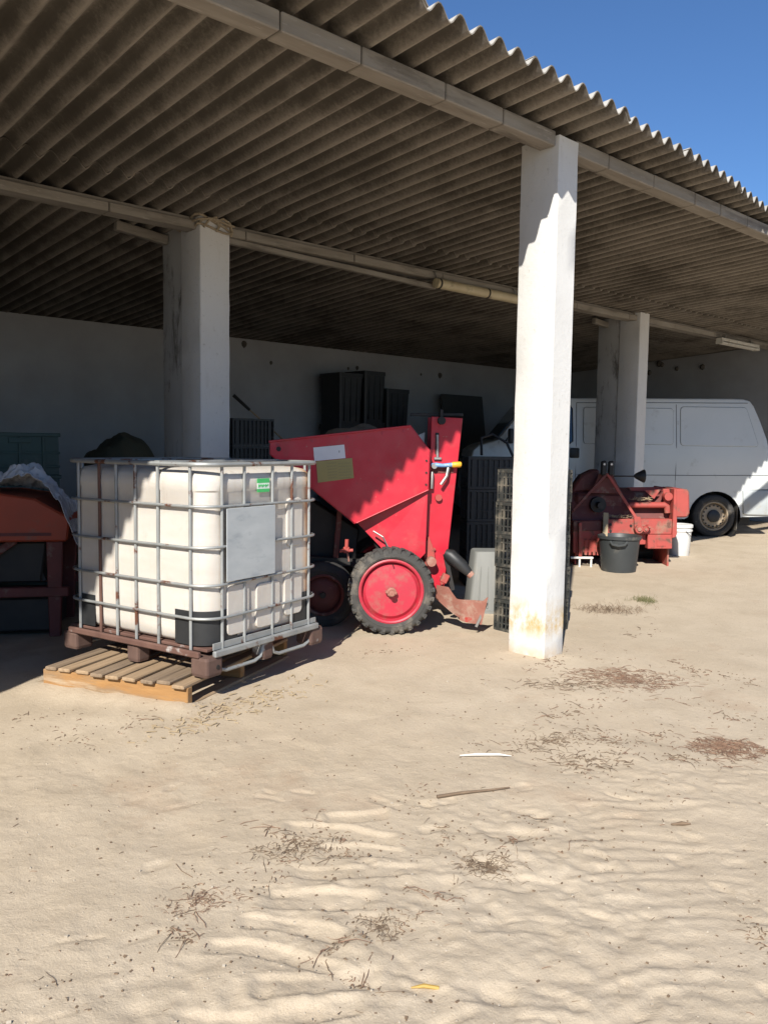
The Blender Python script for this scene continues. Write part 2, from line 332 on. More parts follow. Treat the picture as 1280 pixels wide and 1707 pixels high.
def _relief():
    rs = np.random.RandomState(12)
    d = np.arange(_RD0, 4.4, _RR); q = np.arange(_RS0, 2.6, _RR); D, S = np.meshgrid(d, q, indexing='ij'); Z = np.zeros_like(D)
    wx = 0.10 * fbm(D * 3.1, S * 3.1 + 7, 3); wy = 0.10 * fbm(D * 3.4 + 20, S * 3.4, 3)
    edge = 0.05 * fbm(D * 9 + 3, S * 9, 3)
    def lug(cd, cs, hd, hs, dep, slant, soft):
        nonlocal Z
        u = (D - cd + wy - slant * (S - cs) - 0.6 * (S - cs) ** 2 * np.sign(slant)) / hd; v = (S - cs + wx) / hs
        r = np.maximum(np.abs(u), np.abs(v) ** 1.5) + edge * 1.6 + 0.15 * np.abs(v)
        m = 1 - sstep(r, 1 - soft, 1 + soft)
        Z = Z - dep * m + dep * 0.45 * np.exp(-((r - 1.12) / 0.16) ** 2)
    k = 0
    for cd in np.arange(1.42, 2.95, 0.135):       # broad tractor lugs, centre of the yard
        k += 1
        lug(cd + rs.uniform(-.02, .02), -0.20 + 0.10 * (cd - 2) + rs.uniform(-.09, .09), rs.uniform(.034, .058), rs.uniform(.12, .24), rs.uniform(.005, .011), rs.uniform(-.22, .22), .28)
        if k % 2: lug(cd + rs.uniform(-.02, .05), 0.30 + 0.2 * (cd - 2) + rs.uniform(-.06, .06), rs.uniform(.035, .05), rs.uniform(.12, .2), rs.uniform(.003, .006), rs.uniform(-.3, .3), .45)
    for cd in np.arange(1.36, 3.1, 0.072):        # finer bars of a second track at the right
        lug(cd + rs.uniform(-.01, .01), 0.78 + 0.20 * (cd - 2) + rs.uniform(-.10, .10), rs.uniform(.018, .028), rs.uniform(.22, .42), rs.uniform(.0015, .0038), rs.uniform(-.08, .08), .55)
    for k in range(150):                          # scuffs and kicked-up crumbs
        cd = rs.uniform(1.4, 4.2); cs = rs.uniform(-1.0, 2.2)
        lug(cd, cs, rs.uniform(.010, .035), rs.uniform(.015, .07), rs.uniform(.002, .007) * (1 if cd < 3.2 else .5), rs.uniform(-.8, .8), .45)
    crumb = fbm(D * 14, S * 14 + 3, 4); act = sstep(vnoise(D * 1.8 + 5, S * 1.8), .35, .65) * sstep(S, -1.2, -.3) * (1 - sstep(D, 2.9, 4.0))
    Z += 0.020 * crumb * act + 0.006 * fbm(D * 40, S * 40, 2) * (0.4 + act)
    fade = sstep(D, _RD0, _RD0 + .1) * (1 - sstep(D, 4.1, 4.38)) * sstep(S, _RS0, _RS0 + .3) * (1 - sstep(S, 2.2, 2.55))
    return Z * fade
_REL = _relief()
def relief(D, S):
    i = (D - _RD0) / _RR; j = (S - _RS0) / _RR
    ok = (i >= 0) & (j >= 0) & (i < _REL.shape[0] - 2) & (j < _REL.shape[1] - 2)
    i = np.clip(i, 0, _REL.shape[0] - 2.001); j = np.clip(j, 0, _REL.shape[1] - 2.001)
    a = i.astype(int); b = j.astype(int); u = i - a; v = j - b
    z = (_REL[a, b] * (1 - u) + _REL[a + 1, b] * u) * (1 - v) + (_REL[a, b + 1] * (1 - u) + _REL[a + 1, b + 1] * u) * v
    return np.where(ok, z, 0.0)
def gz(x, y):
    x = np.asarray(x, float); y = np.asarray(y, float)
    D = x * FX + y * FY; S = x * FY - y * FX
    q = D - 6.0
    g = 0.017 * 0.5 * (q + np.sqrt(q * q + 0.25))
    g = np.minimum(g, 0.14)
    near = 1 - sstep(np.abs(D) + np.abs(S) * 0.3, 14, 30)
    g = g + near * (0.022 * fbm(x * 1.3, y * 1.3, 3) + 0.010 * fbm(x * 6, y * 6, 3))
    g = g + relief(D, S) + 0.026 * fbm(x * 2.2 + 9, y * 2.2, 2) * (1 - sstep(D, 4.0, 6.0)) * (1 - sstep(np.abs(S), 2, 3))
    tt = np.clip(((x - 2.05) * -0.457 + (y - 3.68) * 0.889) / 0.95, 0, 1)
    dd = np.hypot(x - (2.03 - 0.434 * tt), y - (3.68 + 0.845 * tt))
    g = g + (0.020 + 0.004 * tt) * np.exp(-(dd / 0.075) ** 2) * (0.4 + 1.2 * vnoise(x * 7, y * 7))
    foot = 1 - sstep(np.abs(S), 1.6, 2.4)
    g = g + (0.010 * fbm(x * 9 + 2, y * 9 + 7, 3)) * foot * (1 - sstep(D, 4.5, 7.0))
    return g
_TX = np.arange(-1.0, 14.0, 0.0125); _TY = np.arange(0.2, 11.0, 0.0125)
_TZ = np.concatenate([gz(*np.meshgrid(c, _TY, indexing='ij')) for c in np.array_split(_TX, 8)], 0)
def gh(x, y):
    i = min(max(int((x + 1.0) / 0.0125), 0), len(_TX) - 1); j = min(max(int((y - 0.2) / 0.0125), 0), len(_TY) - 1)
    return float(_TZ[i, j])

def axis(lo, hi, step, far, gr=1.22):
    a = list(np.arange(lo, hi, step)); d = step; x = a[-1]
    while x < far: d *= gr; x += d; a.append(x)
    d = step; x = a[0]; pre = []
    while x > -far: d *= gr; x -= d; pre.append(x)
    return np.array(pre[::-1] + a)
def ground():
    aD = np.concatenate([axis(1.7, 3.4, 0.009, 900, 1.08)]); aS = axis(-1.6, 2.0, 0.0105, 900, 1.07)
    DD, SS = np.meshgrid(aD, aS, indexing='ij')
    X = DD * FX + SS * FY; Y = DD * FY - SS * FX
    Z = gz(X, Y)
    nD, nS = DD.shape
    v = np.stack([X, Y, Z], -1).reshape(-1, 3)
    i = np.arange(nD * nS).reshape(nD, nS)
    f = np.stack([i[:-1, :-1], i[:-1, 1:], i[1:, 1:], i[1:, :-1]], -1).reshape(-1, 4)[:, ::-1]
    me = bpy.data.meshes.new('ground'); me.vertices.add(len(v)); me.vertices.foreach_set('co', v.ravel())
    me.loops.add(len(f) * 4); me.loops.foreach_set('vertex_index', f.ravel().astype(np.int32))
    me.polygons.add(len(f)); me.polygons.foreach_set('loop_start', np.arange(0, len(f) * 4, 4, dtype=np.int32))
    me.update(calc_edges=True); me.polygons.foreach_set('use_smooth', [True] * len(f)); me.materials.append(MATS['sand'])
    o = bpy.data.objects.new('ground', me); COL.objects.link(o); o['kind'] = 'structure'
    o['label'] = 'pale sandy yard with tyre ripples and scattered straw'
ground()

# ------------------------------------------------------------------ open shed
X0, X1, YW = -4.0, 14.1, 10.2
PITCH, AMP = 0.148, 0.031
def zr(y): return 3.28 - 0.061 * (y - 3.16)
EAVE = [(-6, 2.10), (-3, 2.30), (-0.6, 2.48), (1.5, 2.71), (3.2, 2.775), (4.9, 2.82), (6.6, 2.98), (8.0, 3.22), (9.0, 3.42), (10.5, 3.5), (16, 3.6)]
def eave(x):
    for (a, b), (c, d) in zip(EAVE, EAVE[1:]):
        if x <= c: return b + (d - b) * (x - a) / (c - a)
    return EAVE[-1][1]
shed = thing('open_shed', 'long open-fronted shed with white pillars and corrugated fibre cement roof', 'shed')

def pillar(x0, x1, y0, y1, zt, m, zb=-0.25):
    # hand-plastered post: subdivided box, slightly uneven
    nx, nz = 4, 30; rnd = random.Random(int(x0 * 100 + y0 * 10)); b = MB()
    ring = []
    FR = (0.0, 0.035, 0.5, 0.965)
    for q in FR: ring.append((x0 + (x1 - x0) * q, y0))
    for q in FR: ring.append((x1, y0 + (y1 - y0) * q))
    for q in FR: ring.append((x1 - (x1 - x0) * q, y1))
    for q in FR: ring.append((x0, y1 - (y1 - y0) * q))
    n = len(ring); cx, cy = (x0 + x1) / 2, (y0 + y1) / 2
    for k in range(nz + 1):
        z = zb + (zt - zb) * k / nz
        for j, (x, y) in enumerate(ring):
            e = 0.0010 * rnd.uniform(-1, 1); c = rnd.uniform(.002, .0045) if j % nx == 0 else 0.0
            b.v.append((x + (cx - x) / max(abs(cx - x), .05) * (c + e), y + (cy - y) / max(abs(cy - y), .05) * (c + e), z + rnd.uniform(-.002, .002)))
    for k in range(nz):
        for j in range(n):
            a = k * n + j; c = k * n + (j + 1) % n; b.f.append((a, c, c + n, a + n))
    b.f.append(tuple(nz * n + j for j in range(n)))
    b.f.append(tuple(range(n))[::-1])
    o = b.build('pillar', m, shed)
    me = o.data; me.polygons.foreach_set('use_smooth', [True] * len(me.polygons)); me.set_sharp_from_angle(angle=R(30))
    return o
pillar(4.226, 4.430, 3.112, 3.40, 3.222, 'whitewash')['label'] = 'sunlit white pillar with an ochre stain near its foot'
pillar(-1.02, -0.74, 3.112, 3.40, 3.222, 'whitewash')
pillar(11.3, 11.57, 3.112, 3.40, 3.222, 'whitewash')
for xa, xb in ((-3.1, -2.83), (3.335, 3.602), (9.722, 9.948)):
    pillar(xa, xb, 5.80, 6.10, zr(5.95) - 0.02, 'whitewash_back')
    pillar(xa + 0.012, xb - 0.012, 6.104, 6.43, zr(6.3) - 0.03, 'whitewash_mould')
# short stub arms on the rear posts
MB().bar((3.34, 6.34, 2.985), (2.90, 6.34, 3.03), 0.06, 0.075).build('stub_arm', 'concrete', shed, 0.006)
MB().bar((9.73, 6.30, 2.97), (9.42, 6.30, 3.0), 0.06, 0.07).build('stub_arm', 'concrete', shed, 0.006)

# front beam of precast blocks, dark joint core behind
def beam(xa, xb, first, y0, y1, z0, z1, cuts):
    xs = [xa] + [c for c in cuts if xa + .1 < c < xb - .1] + [xb]
    core = MB().b2((xa, y0 + .014, z0 + .012), (xb, y1 - .014, z1 - .006)).build('beam_core', 'concrete_dark', shed)
    for a, c in zip(xs, xs[1:]):
        dy, dz = random.uniform(-.002, .002), random.uniform(-.002, .002)
        MB().b2((a + .004, y0 + dy, z0 + dz), (c - .004, y1 + dy, z1 + dz)).build('beam_block', 'concrete', shed, 0.006)
fc = [x for x in np.arange(-3.6, 2.0, 0.53)] + [2.205, 2.676, 3.258, 3.73, 4.798, 5.358, 5.948, 6.35, 6.818, 7.3, 7.85, 8.4, 8.95, 9.5, 10.05, 10.6, 11.15, 11.9, 12.5, 13.1, 13.7]
for a, c in ((X0, -1.02), (-0.74, 4.223), (4.433, 11.3), (11.57, X1 - 0.02)):
    beam(a, c, 0, 3.131, 3.250, 3.155, 3.244, fc)
bc = list(np.arange(-3.5, 14, 1.15))
for a, c in ((X0, -3.1), (-2.83, 3.332), (3.605, 9.719), (9.951, X1 - 0.02)):
    beam(a, c, 0, 5.84, 5.985, 2.985, 3.052, [x + .38 for x in bc])
    MB().b2((a, 5.875, 3.054), (c, 5.972, 3.083)).build('beam_cap', 'concrete', shed, 0.004)
# timber batten below the rear beam
MB().bar((3.62, 5.90, 2.972 - 0.01), (6.03, 5.90, 2.972 - 0.055), 0.05, 0.045).build('batten', 'concrete', shed, 0.004)

# roof sheets
def sheet(xa, nw, ya0, ya1, yb, dz, name='roof_sheet'):
    b = MB(); k = 10; n = nw * k + 6; ny = 4; th = 0.0065
    rows = []
    for side in (0, 1):
        for j in range(ny + 1):
            for i in range(n + 1):
                x = xa - 0.022 + PITCH * i / k
                y0 = ya0 + (ya1 - ya0) * i / n; y = y0 + (yb - y0) * j / ny
                ph = 2 * math.pi * x / PITCH
                z = zr(y) + AMP * math.cos(ph) + dz + 0.004 * math.sin(y * 2.1 + xa)
                nrm = AMP * 2 * math.pi / PITCH * math.sin(ph); l = math.hypot(1, nrm)
                off = th if side else 0.0
                b.v.append((x + off * nrm / l, y, z + off / l))
    S = (ny + 1) * (n + 1)
    for j in range(ny):
        for i in range(n):
            a = j * (n + 1) + i
            b.f.append((a, a + n + 1, a + n + 2, a + 1)); b.f.append((S + a, S + a + 1, S + a + n + 2, S + a + n + 1))
    for i in range(n):
        b.f.append((i, i + 1, S + i + 1, S + i)); e = ny * (n + 1) + i; b.f.append((e, S + e, S + e + 1, e + 1))
    for j in range(ny):
        a = j * (n + 1); b.f.append((a, S + a, S + a + n + 1, a + n + 1)); a += n; b.f.append((a, a + n + 1, S + a + n + 1, S + a))
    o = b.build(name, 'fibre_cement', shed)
    o.data.polygons.foreach_set('use_smooth', [True] * len(o.data.polygons)); o.data.set_sharp_from_angle(angle=R(50))
    return o
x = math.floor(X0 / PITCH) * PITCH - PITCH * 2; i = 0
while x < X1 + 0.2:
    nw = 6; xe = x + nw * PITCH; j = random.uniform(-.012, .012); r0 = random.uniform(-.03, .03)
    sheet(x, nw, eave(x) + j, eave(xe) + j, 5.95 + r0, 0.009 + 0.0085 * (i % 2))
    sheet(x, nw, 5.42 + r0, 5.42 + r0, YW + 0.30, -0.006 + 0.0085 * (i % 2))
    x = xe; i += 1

# walls
def wall(name, a, bq, m):
    return MB().b2(a, bq).build(name, m, shed, 0.004)
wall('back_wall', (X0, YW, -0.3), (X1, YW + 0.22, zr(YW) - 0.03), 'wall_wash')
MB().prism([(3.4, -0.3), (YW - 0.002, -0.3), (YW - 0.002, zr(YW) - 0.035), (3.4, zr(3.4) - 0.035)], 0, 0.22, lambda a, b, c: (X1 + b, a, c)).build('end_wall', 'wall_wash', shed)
MB().prism([(2.4, -0.3), (YW - 0.002, -0.3), (YW - 0.002, zr(YW) - 0.035), (2.4, zr(2.4) - 0.035)], 0, 0.22, lambda a, b, c: (X0 - b - 0.002, a, c)).build('end_wall', 'wall_wash', shed)  # left end, out of view: added closed to keep the interior dark
# swallow-nest like lumps and broken plaster under the eaves of the inner walls
for k in range(9):
    b = MB(); y = random.uniform(4.2, 9.6); s = random.uniform(.02, .055)
    b.lathe([(0.002, -1.0 * s), (s * .8, -.5 * s), (s, .3 * s), (s * .7, s), (0.002, 1.3 * s)], (X1 - 0.005, y, zr(y) - random.uniform(.10, .28)), 'z', 9, False)
    b.build('mud_nest', 'concrete_dark', shed, smooth=True)
for k in range(8):
    b = MB(); x = random.uniform(1.5, 13); s = random.uniform(.02, .05)
    b.lathe([(0.002, -1.2 * s), (s * .8, -.5 * s), (s, .3 * s), (s * .6, s), (0.002, 1.2 * s)], (x, YW + .002, zr(YW) - random.uniform(.08, .45)), 'z', 9, False)
    b.build('mud_nest', 'concrete_dark', shed, smooth=True)

# lamps on the rear beam, old rope on a pillar head
def fixture(x0, x1, z, label, kind):
    o = thing('fluorescent_fixture', label, 'lamp', (x0, 5.80, z))
    L = x1 - x0
    if kind == 0:
        b = MB(); b.lathe([(.01, 0), (.046, .012), (.050, .05), (.050, L - .05), (.046, L - .012), (.01, L)], (0, 0, 0), 'x', 18); b.build('diffuser', 'tube_yellowed', o, smooth=True)
        for f in (.03, .55): MB().lathe([(.0535, 0), (.0535, .02)], (L * f, 0, 0), 'x', 18).build('clip', 'black_iron', o)
        for f in (.02, .9): MB().tube([(L * f, 0, .04), (L * f - .01, .02, .10), (L * f, .06, .12)], .008, 6).build('hanger', 'bare_steel', o)
    else:
        MB().b2((0, -.05, .03), (L, .05, .075)).build('housing', 'lamp_white', o, .006)
        for y in (-.035, .035): MB().tube([(.03, y, .005), (L - .03, y, .005)], .016, 10).build('tube', 'lamp_white', o, smooth=True)
        for xx in (.015, L - .015): MB().b2((xx - .015, -.055, -.015), (xx + .015, .055, .032)).build('end_cap', 'lamp_white', o, .004)
        for xx in (.2, L - .2): MB().b2((xx - .01, -.005, .07), (xx + .01, .035, .13)).build('hanger', 'bare_steel', o)
fixture(5.93, 7.32, 2.935, 'yellowed tubular lamp hanging from the rear beam left of the front pillar', 0)
fixture(11.9, 13.15, 2.90, 'white twin-tube lamp on the rear beam at the far right', 1)
def rope():
    b = MB(); P = []
    for k in range(150):
        t = k / 149; a = t * 2 * math.pi * 4.2
        P.append((3.468 + (0.155 + .02 * math.sin(a * 2.3)) * math.copysign(min(1, abs(math.cos(a)) * 1.35), math.cos(a)), 5.95 + (0.172 + .015 * math.cos(a * 1.7)) * math.copysign(min(1, abs(math.sin(a)) * 1.35), math.sin(a)), 3.035 + .035 * math.sin(a * .63) + .02 * math.sin(a * 3.1)))
    b.tube(P, .009, 6)
    b.tube([(3.45, 5.78, 3.05), (3.52, 5.765, 3.085), (3.585, 5.77, 3.06), (3.61, 5.775, 3.0), (3.595, 5.775, 2.965)], .010, 6)
    b.tube([(3.36, 5.785, 3.0), (3.40, 5.77, 3.06), (3.46, 5.77, 3.09), (3.49, 5.775, 3.02), (3.47, 5.785, 2.985)], .011, 6)
    tag(b.build('rope', 'rope_fibre', None, smooth=True), 'tangle of old rope tied round the head of the left pillar', 'rope')
rope()

# ------------------------------------------------------------------ IBC tank on a wooden pallet
def rrect(x0, x1, y0, y1, r, n=6):
    P = []
    for cx, cy, a0 in ((x1 - r, y1 - r, 0), (x0 + r, y1 - r, 90), (x0 + r, y0 + r, 180), (x1 - r, y0 + r, 270)):
        for k in range(n + 1):
            a = R(a0 + 90 * k / n); P.append((cx + r * math.cos(a), cy + r * math.sin(a)))
    return P
def loft(b, rings, capb=True, capt=True):
    k = len(b.v); n = len(rings[0])
    for r in rings: b.v += [tuple(p) for p in r]
    for i in range(len(rings) - 1):
        for j in range(n): a = k + i * n + j; c = k + i * n + (j + 1) % n; b.f.append((a, c, c + n, a + n))
    if capb: b.f.append(tuple(range(k, k + n))[::-1])
    if capt: l = k + (len(rings) - 1) * n; b.f.append(tuple(range(l, l + n)))
def ibc():
    A = (2.142, 3.674, 0.132); LX, LY, H = 0.980, 1.150, 1.112
    o = thing('ibc_tank', 'white plastic bulk liquid tank in a rusty galvanised cage', 'tank', A, R(14.95))
    # bottle
    b = MB(); rings = []
    for z, ins, r in ((.150, .10, .10), (.158, .055, .12), (.18, .035, .125), (.23, .030, .125), (.40, .026, .125), (.56, .023, .125), (.70, .026, .125), (.955, .030, .125), (.965, .024, .125), (1.005, .025, .125), (1.04, .031, .125), (1.064, .055, .115), (1.076, .10, .10), (1.080, .18, .08)):
        rings.append([(x, y, z) for x, y in rrect(ins, LX - ins, ins, LY - ins, r, 7)])
    loft(b, rings); bot = b.build('bottle', 'tank_plastic', o, smooth=True)
    # moulded panels on the two seen sides
    for x0, x1, z0, z1 in ((.17, .34, .19, .46), (.40, .60, .19, .44), (.64, .80, .22, .46), (.66, .80, .62, .90)):
        q = [(x, z) for x, z in rrect(x0, x1, z0, z1, .03, 3)]
        MB().prism(q, .016, .035).build('moulded_panel', 'tank_plastic', bot, .004)
    # filler neck and lid
    MB().lathe([(.13, 1.072), (.125, 1.082), (.118, 1.084), (.118, 1.108), (.10, 1.112)], (LX / 2, LY / 2, 0), 'z', 26).build('lid', 'black_plastic', o, smooth=True)
    # black corner guards
    for cx, cy, a0 in ((LX, LY, 0), (0, LY, 90), (0, 0, 180), (LX, 0, 270)):
        b = MB(); ins = .022; r = .130; P = []; sx = 1 if cx else -1; sy = 1 if cy else -1
        mx = cx - sx * (ins + r); my = cy - sy * (ins + r)
        arc = [(mx + r * math.cos(R(a0 + 90 * k / 8)), my + r * math.sin(R(a0 + 90 * k / 8))) for k in range(9)]
        e0, e1 = Vector(arc[0]), Vector(arc[-1]); t0 = Vector((-math.sin(R(a0)), math.cos(R(a0)))); t1 = Vector((-math.sin(R(a0 + 90)), math.cos(R(a0 + 90))))
        arc = [tuple(e0 - t0 * .10)] + arc + [tuple(e1 + t1 * .10)]
        inn = [(x + (mx - x) * .06, y + (my - y) * .06) for x, y in arc]
        n = len(arc)
        for z in (.155, .335): b.v += [(x, y, z) for x, y in arc]
        for z in (.155, .335): b.v += [(x, y, z) for x, y in inn]
        for j in range(n - 1):
            b.f += [(j, j + 1, n + j + 1, n + j), (2 * n + j, 3 * n + j, 3 * n + j + 1, 2 * n + j + 1), (n + j, n + j + 1, 3 * n + j + 1, 3 * n + j), (j, 2 * n + j, 2 * n + j + 1, j + 1)]
        b.f += [(0, n, 3 * n, 2 * n), (n - 1, 3 * n - 1, 4 * n - 1, 2 * n - 1)]
        b.build('corner_guard', 'black_plastic', o, smooth=True)
    # cage
    for z, ins in ((.300, .004), (.478, .004), (.672, .004), (.880, .004)):
        MB().tube([(x, y, z + .004 * math.sin(x * 5 + z * 9)) for x, y in rrect(ins, LX - ins, ins, LY - ins, .13, 7)], .0080, 8, True).build('cage_hoop', 'steel_galv', o, smooth=True)
    MB().tube([(x, y, H - .012) for x, y in rrect(.006, LX - .006, .006, LY - .006, .12, 7)], .0125, 8, True).build('top_rail', 'steel_galv', o, smooth=True)
    def vb(x, y, m='steel_galv'): MB().tube([(x, y, .10), (x, y, .5), (x, y, H - .012)], .0088, 8).build('cage_bar', m, o, smooth=True)
    for y in (.13, .37, .545, .70, .84, 1.02): vb(.0165 if y != .84 else .0165, y, 'steel_rust' if abs(y - .84) < .01 else 'steel_galv'); 
    for y in (.13, .30, .50, .70, .90, 1.02): vb(LX - .0165, y)
    for x in (.13, .30, .53, .70, .86): vb(x, .0165); vb(x, LY - .0165)
    for y in (.36, .76): MB().bar((.0, y, H - .004), (LX, y, H - .004), .035, .014).build('top_bar', 'steel_galv', o, .003)
    # base pan, frame tubes, feet, runners
    MB().b2((.03, .03, .128), (LX - .03, LY - .03, .146)).build('base_pan', 'steel_rust', o, .004)
    MB().prism([(.06, .135), (LX - .05, .135), (LX - .05, .166), (.06, .172)], .012, .020).build('base_apron', 'steel_galv', o, .002)
    for z, m in ((.118, 'steel_galv'),):
        for p, q, mm in (((.0, .05, z), (.0, LY - .05, z), 'steel_rust'), ((LX, .05, z), (LX, LY - .05, z), 'steel_rust'), ((.05, 0, z), (LX - .05, 0, z), 'steel_galv'), ((.05, LY, z), (LX - .05, LY, z), 'steel_rust')):
            MB().bar(p, q, .026, .034).build('frame_rail', mm, o, .006)
    for x in (0.055, LX / 2, LX - .055):
        for y in (.055, LY / 2, LY - .055):
            if x == LX / 2 and y == LY / 2: continue
            b = MB(); s = .060 if (x != LX / 2 and y != LY / 2) else .046; loft(b, [[(px, py, z) for px, py in rrect(x - s * k, x + s * k, y - s * k, y + s * k, .015, 2)] for z, k in ((0.004, .92), (.02, 1.0), (.09, 1.0), (.105, .9))])
            ft = b.build('foot', 'steel_feet', o)
            if x < .1 and y < .1:
                MB().lathe([(.012, -.001), (.012, .004)], (x + .02, y - s - .0025, .05), 'y', 14).build('bolt_hole', 'black_iron', ft)
    for y in (0.02, LY - .02):
        for xa, xb in ((.11, LX / 2 - .055), (LX / 2 + .055, LX - .11)):
            MB().tube([(xa - .02, y, .09), (xa, y, .03), (xa + .05, y, .012), (xb - .05, y, .012), (xb, y, .03), (xb + .02, y, .09)], .010, 7).build('runner', 'steel_galv', o, smooth=True)
    # zinc plate and green sticker
    MB().b2((.137, -.0115, .488), (.523, -.0065, .872)).build('sign_plate', 'plate_zinc', o, .002, label='blank grey zinc plate wired to the cage')
    g = MB().b2((.405, .0165, .945), (.505, .0195, .9635)).build('sticker', 'sticker_green', o, label='green and white sticker')
    MB().b2((.405, .0165, .9635), (.505, .0195, .995)).build('sticker_band', 'sticker_white', g)
    MB().b2((.405, .0165, .995), (.505, .0195, 1.02)).build('sticker_band', 'sticker_green', g)
    for k in range(9): MB().b2((.412 + k * .0095, .0148, .972 + .004 * (k % 3)), (.418 + k * .0095, .0163, .988 - .003 * (k % 2))).build('sticker_print', 'sticker_green', g)
ibc()
def pallet():
    o = thing('wooden_pallet', 'weathered wooden pallet half buried in sand under the caged tank', 'pallet', (2.035, 3.672, -0.004), R(27.3))
    rnd = random.Random(4); W = 0.945; LX = 1.12
    for k in range(9):
        y0 = .005 + k * (W - .01) / 9; wd = .078 + rnd.uniform(-.006, .004)
        MB().box((LX / 2 + rnd.uniform(-.026, .012), y0 + wd / 2, .119 + rnd.uniform(-.002, .001)), (LX, wd, .020), Matrix.Rotation(rnd.uniform(-.022, .022), 3, 'Z') @ Matrix.Rotation(rnd.uniform(-.006, .006), 3, 'Y') @ Matrix.Rotation(rnd.uniform(-.03, .03), 3, 'X')).build('deck_board', 'pallet_wood_dark' if k in (1, 2, 5, 8) else 'pallet_wood', o, .005)
    for x in (.03, LX / 2, LX - .03):
        MB().b2((x - .022, .01, .020), (x + .022, W - .015, .1085)).build('stringer', 'pallet_side', o, .004)
    for k, yy in enumerate((.0, .22, .46, .70, .92)):
        MB().box((LX / 2 - .02 + rnd.uniform(-.02, .0), yy + .045, .009), (LX, .085, .019), Matrix.Rotation(rnd.uniform(-.03, .03), 3, 'Z')).build('bottom_board', 'pallet_wood', o, .004)
pallet()

# ------------------------------------------------------------------ wheels
def wheel(parent, c, r, wd, lugs, m_t, m_r, rim_r, dish=0.03, name='wheel', seg=44):
    """axis along local y, outer side at -y"""
    c = Vector(c); h = wd / 2
    b = MB(); q = r - rim_r
    b.lathe([(rim_r, -h * .72), (rim_r + q * .25, -h * .98), (rim_r + q * .6, -h), (r - q * .14, -h * .86), (r, -h * .6), (r, h * .6), (r - q * .14, h * .86), (rim_r + q * .6, h), (rim_r, h * .72), (rim_r - .012, h * .3), (rim_r - .012, -h * .3), (rim_r, -h * .72)], c, 'y', seg, False)
    b.lathe([(rim_r + q * .30, -h * 1.0), (rim_r + q * .36, -h * 1.035), (rim_r + q * .42, -h * 1.0)], c, 'y', seg, False)
    ty = b.build('tyre', m_t, parent, smooth=True)
    if lugs:
        b = MB()
        for k in range(lugs):
            for sgn in (-1, 1):
                a = 2 * math.pi * (k + (.5 if sgn > 0 else 0)) / lugs
                rot = Matrix.Rotation(-a, 3, 'Y')
                b.box(c + rot @ Vector((r - .008, sgn * h * .45, 0)), (.034, h * .95, .034), rot @ Matrix.Rotation(sgn * .5, 3, 'X'))
                b.box(c + rot @ Vector((r - .022, sgn * h * .88, .012)), (.036, h * .20, .028), rot)
        tl = b.build('tread', m_t, ty, .004); tl['kind'] = 'stuff'
    b = MB()
    b.lathe([(rim_r + .006, -h * .80), (rim_r - .004, -h * .86), (rim_r - .014, -h * .78), (rim_r - .022, -h * .60 + dish), (rim_r - .045, -h * .62 + dish * .3), (.06, -h * .62), (.02, -h * .64), (.001, -h * .64)], c, 'y', seg, False)
    b.lathe([(rim_r + .004, h * .8), (rim_r - .02, h * .5), (rim_r - .05, h * .2), (.001, h * .2)], c, 'y', seg, False)
    return ty, b.build('rim', m_r, parent, smooth=True)

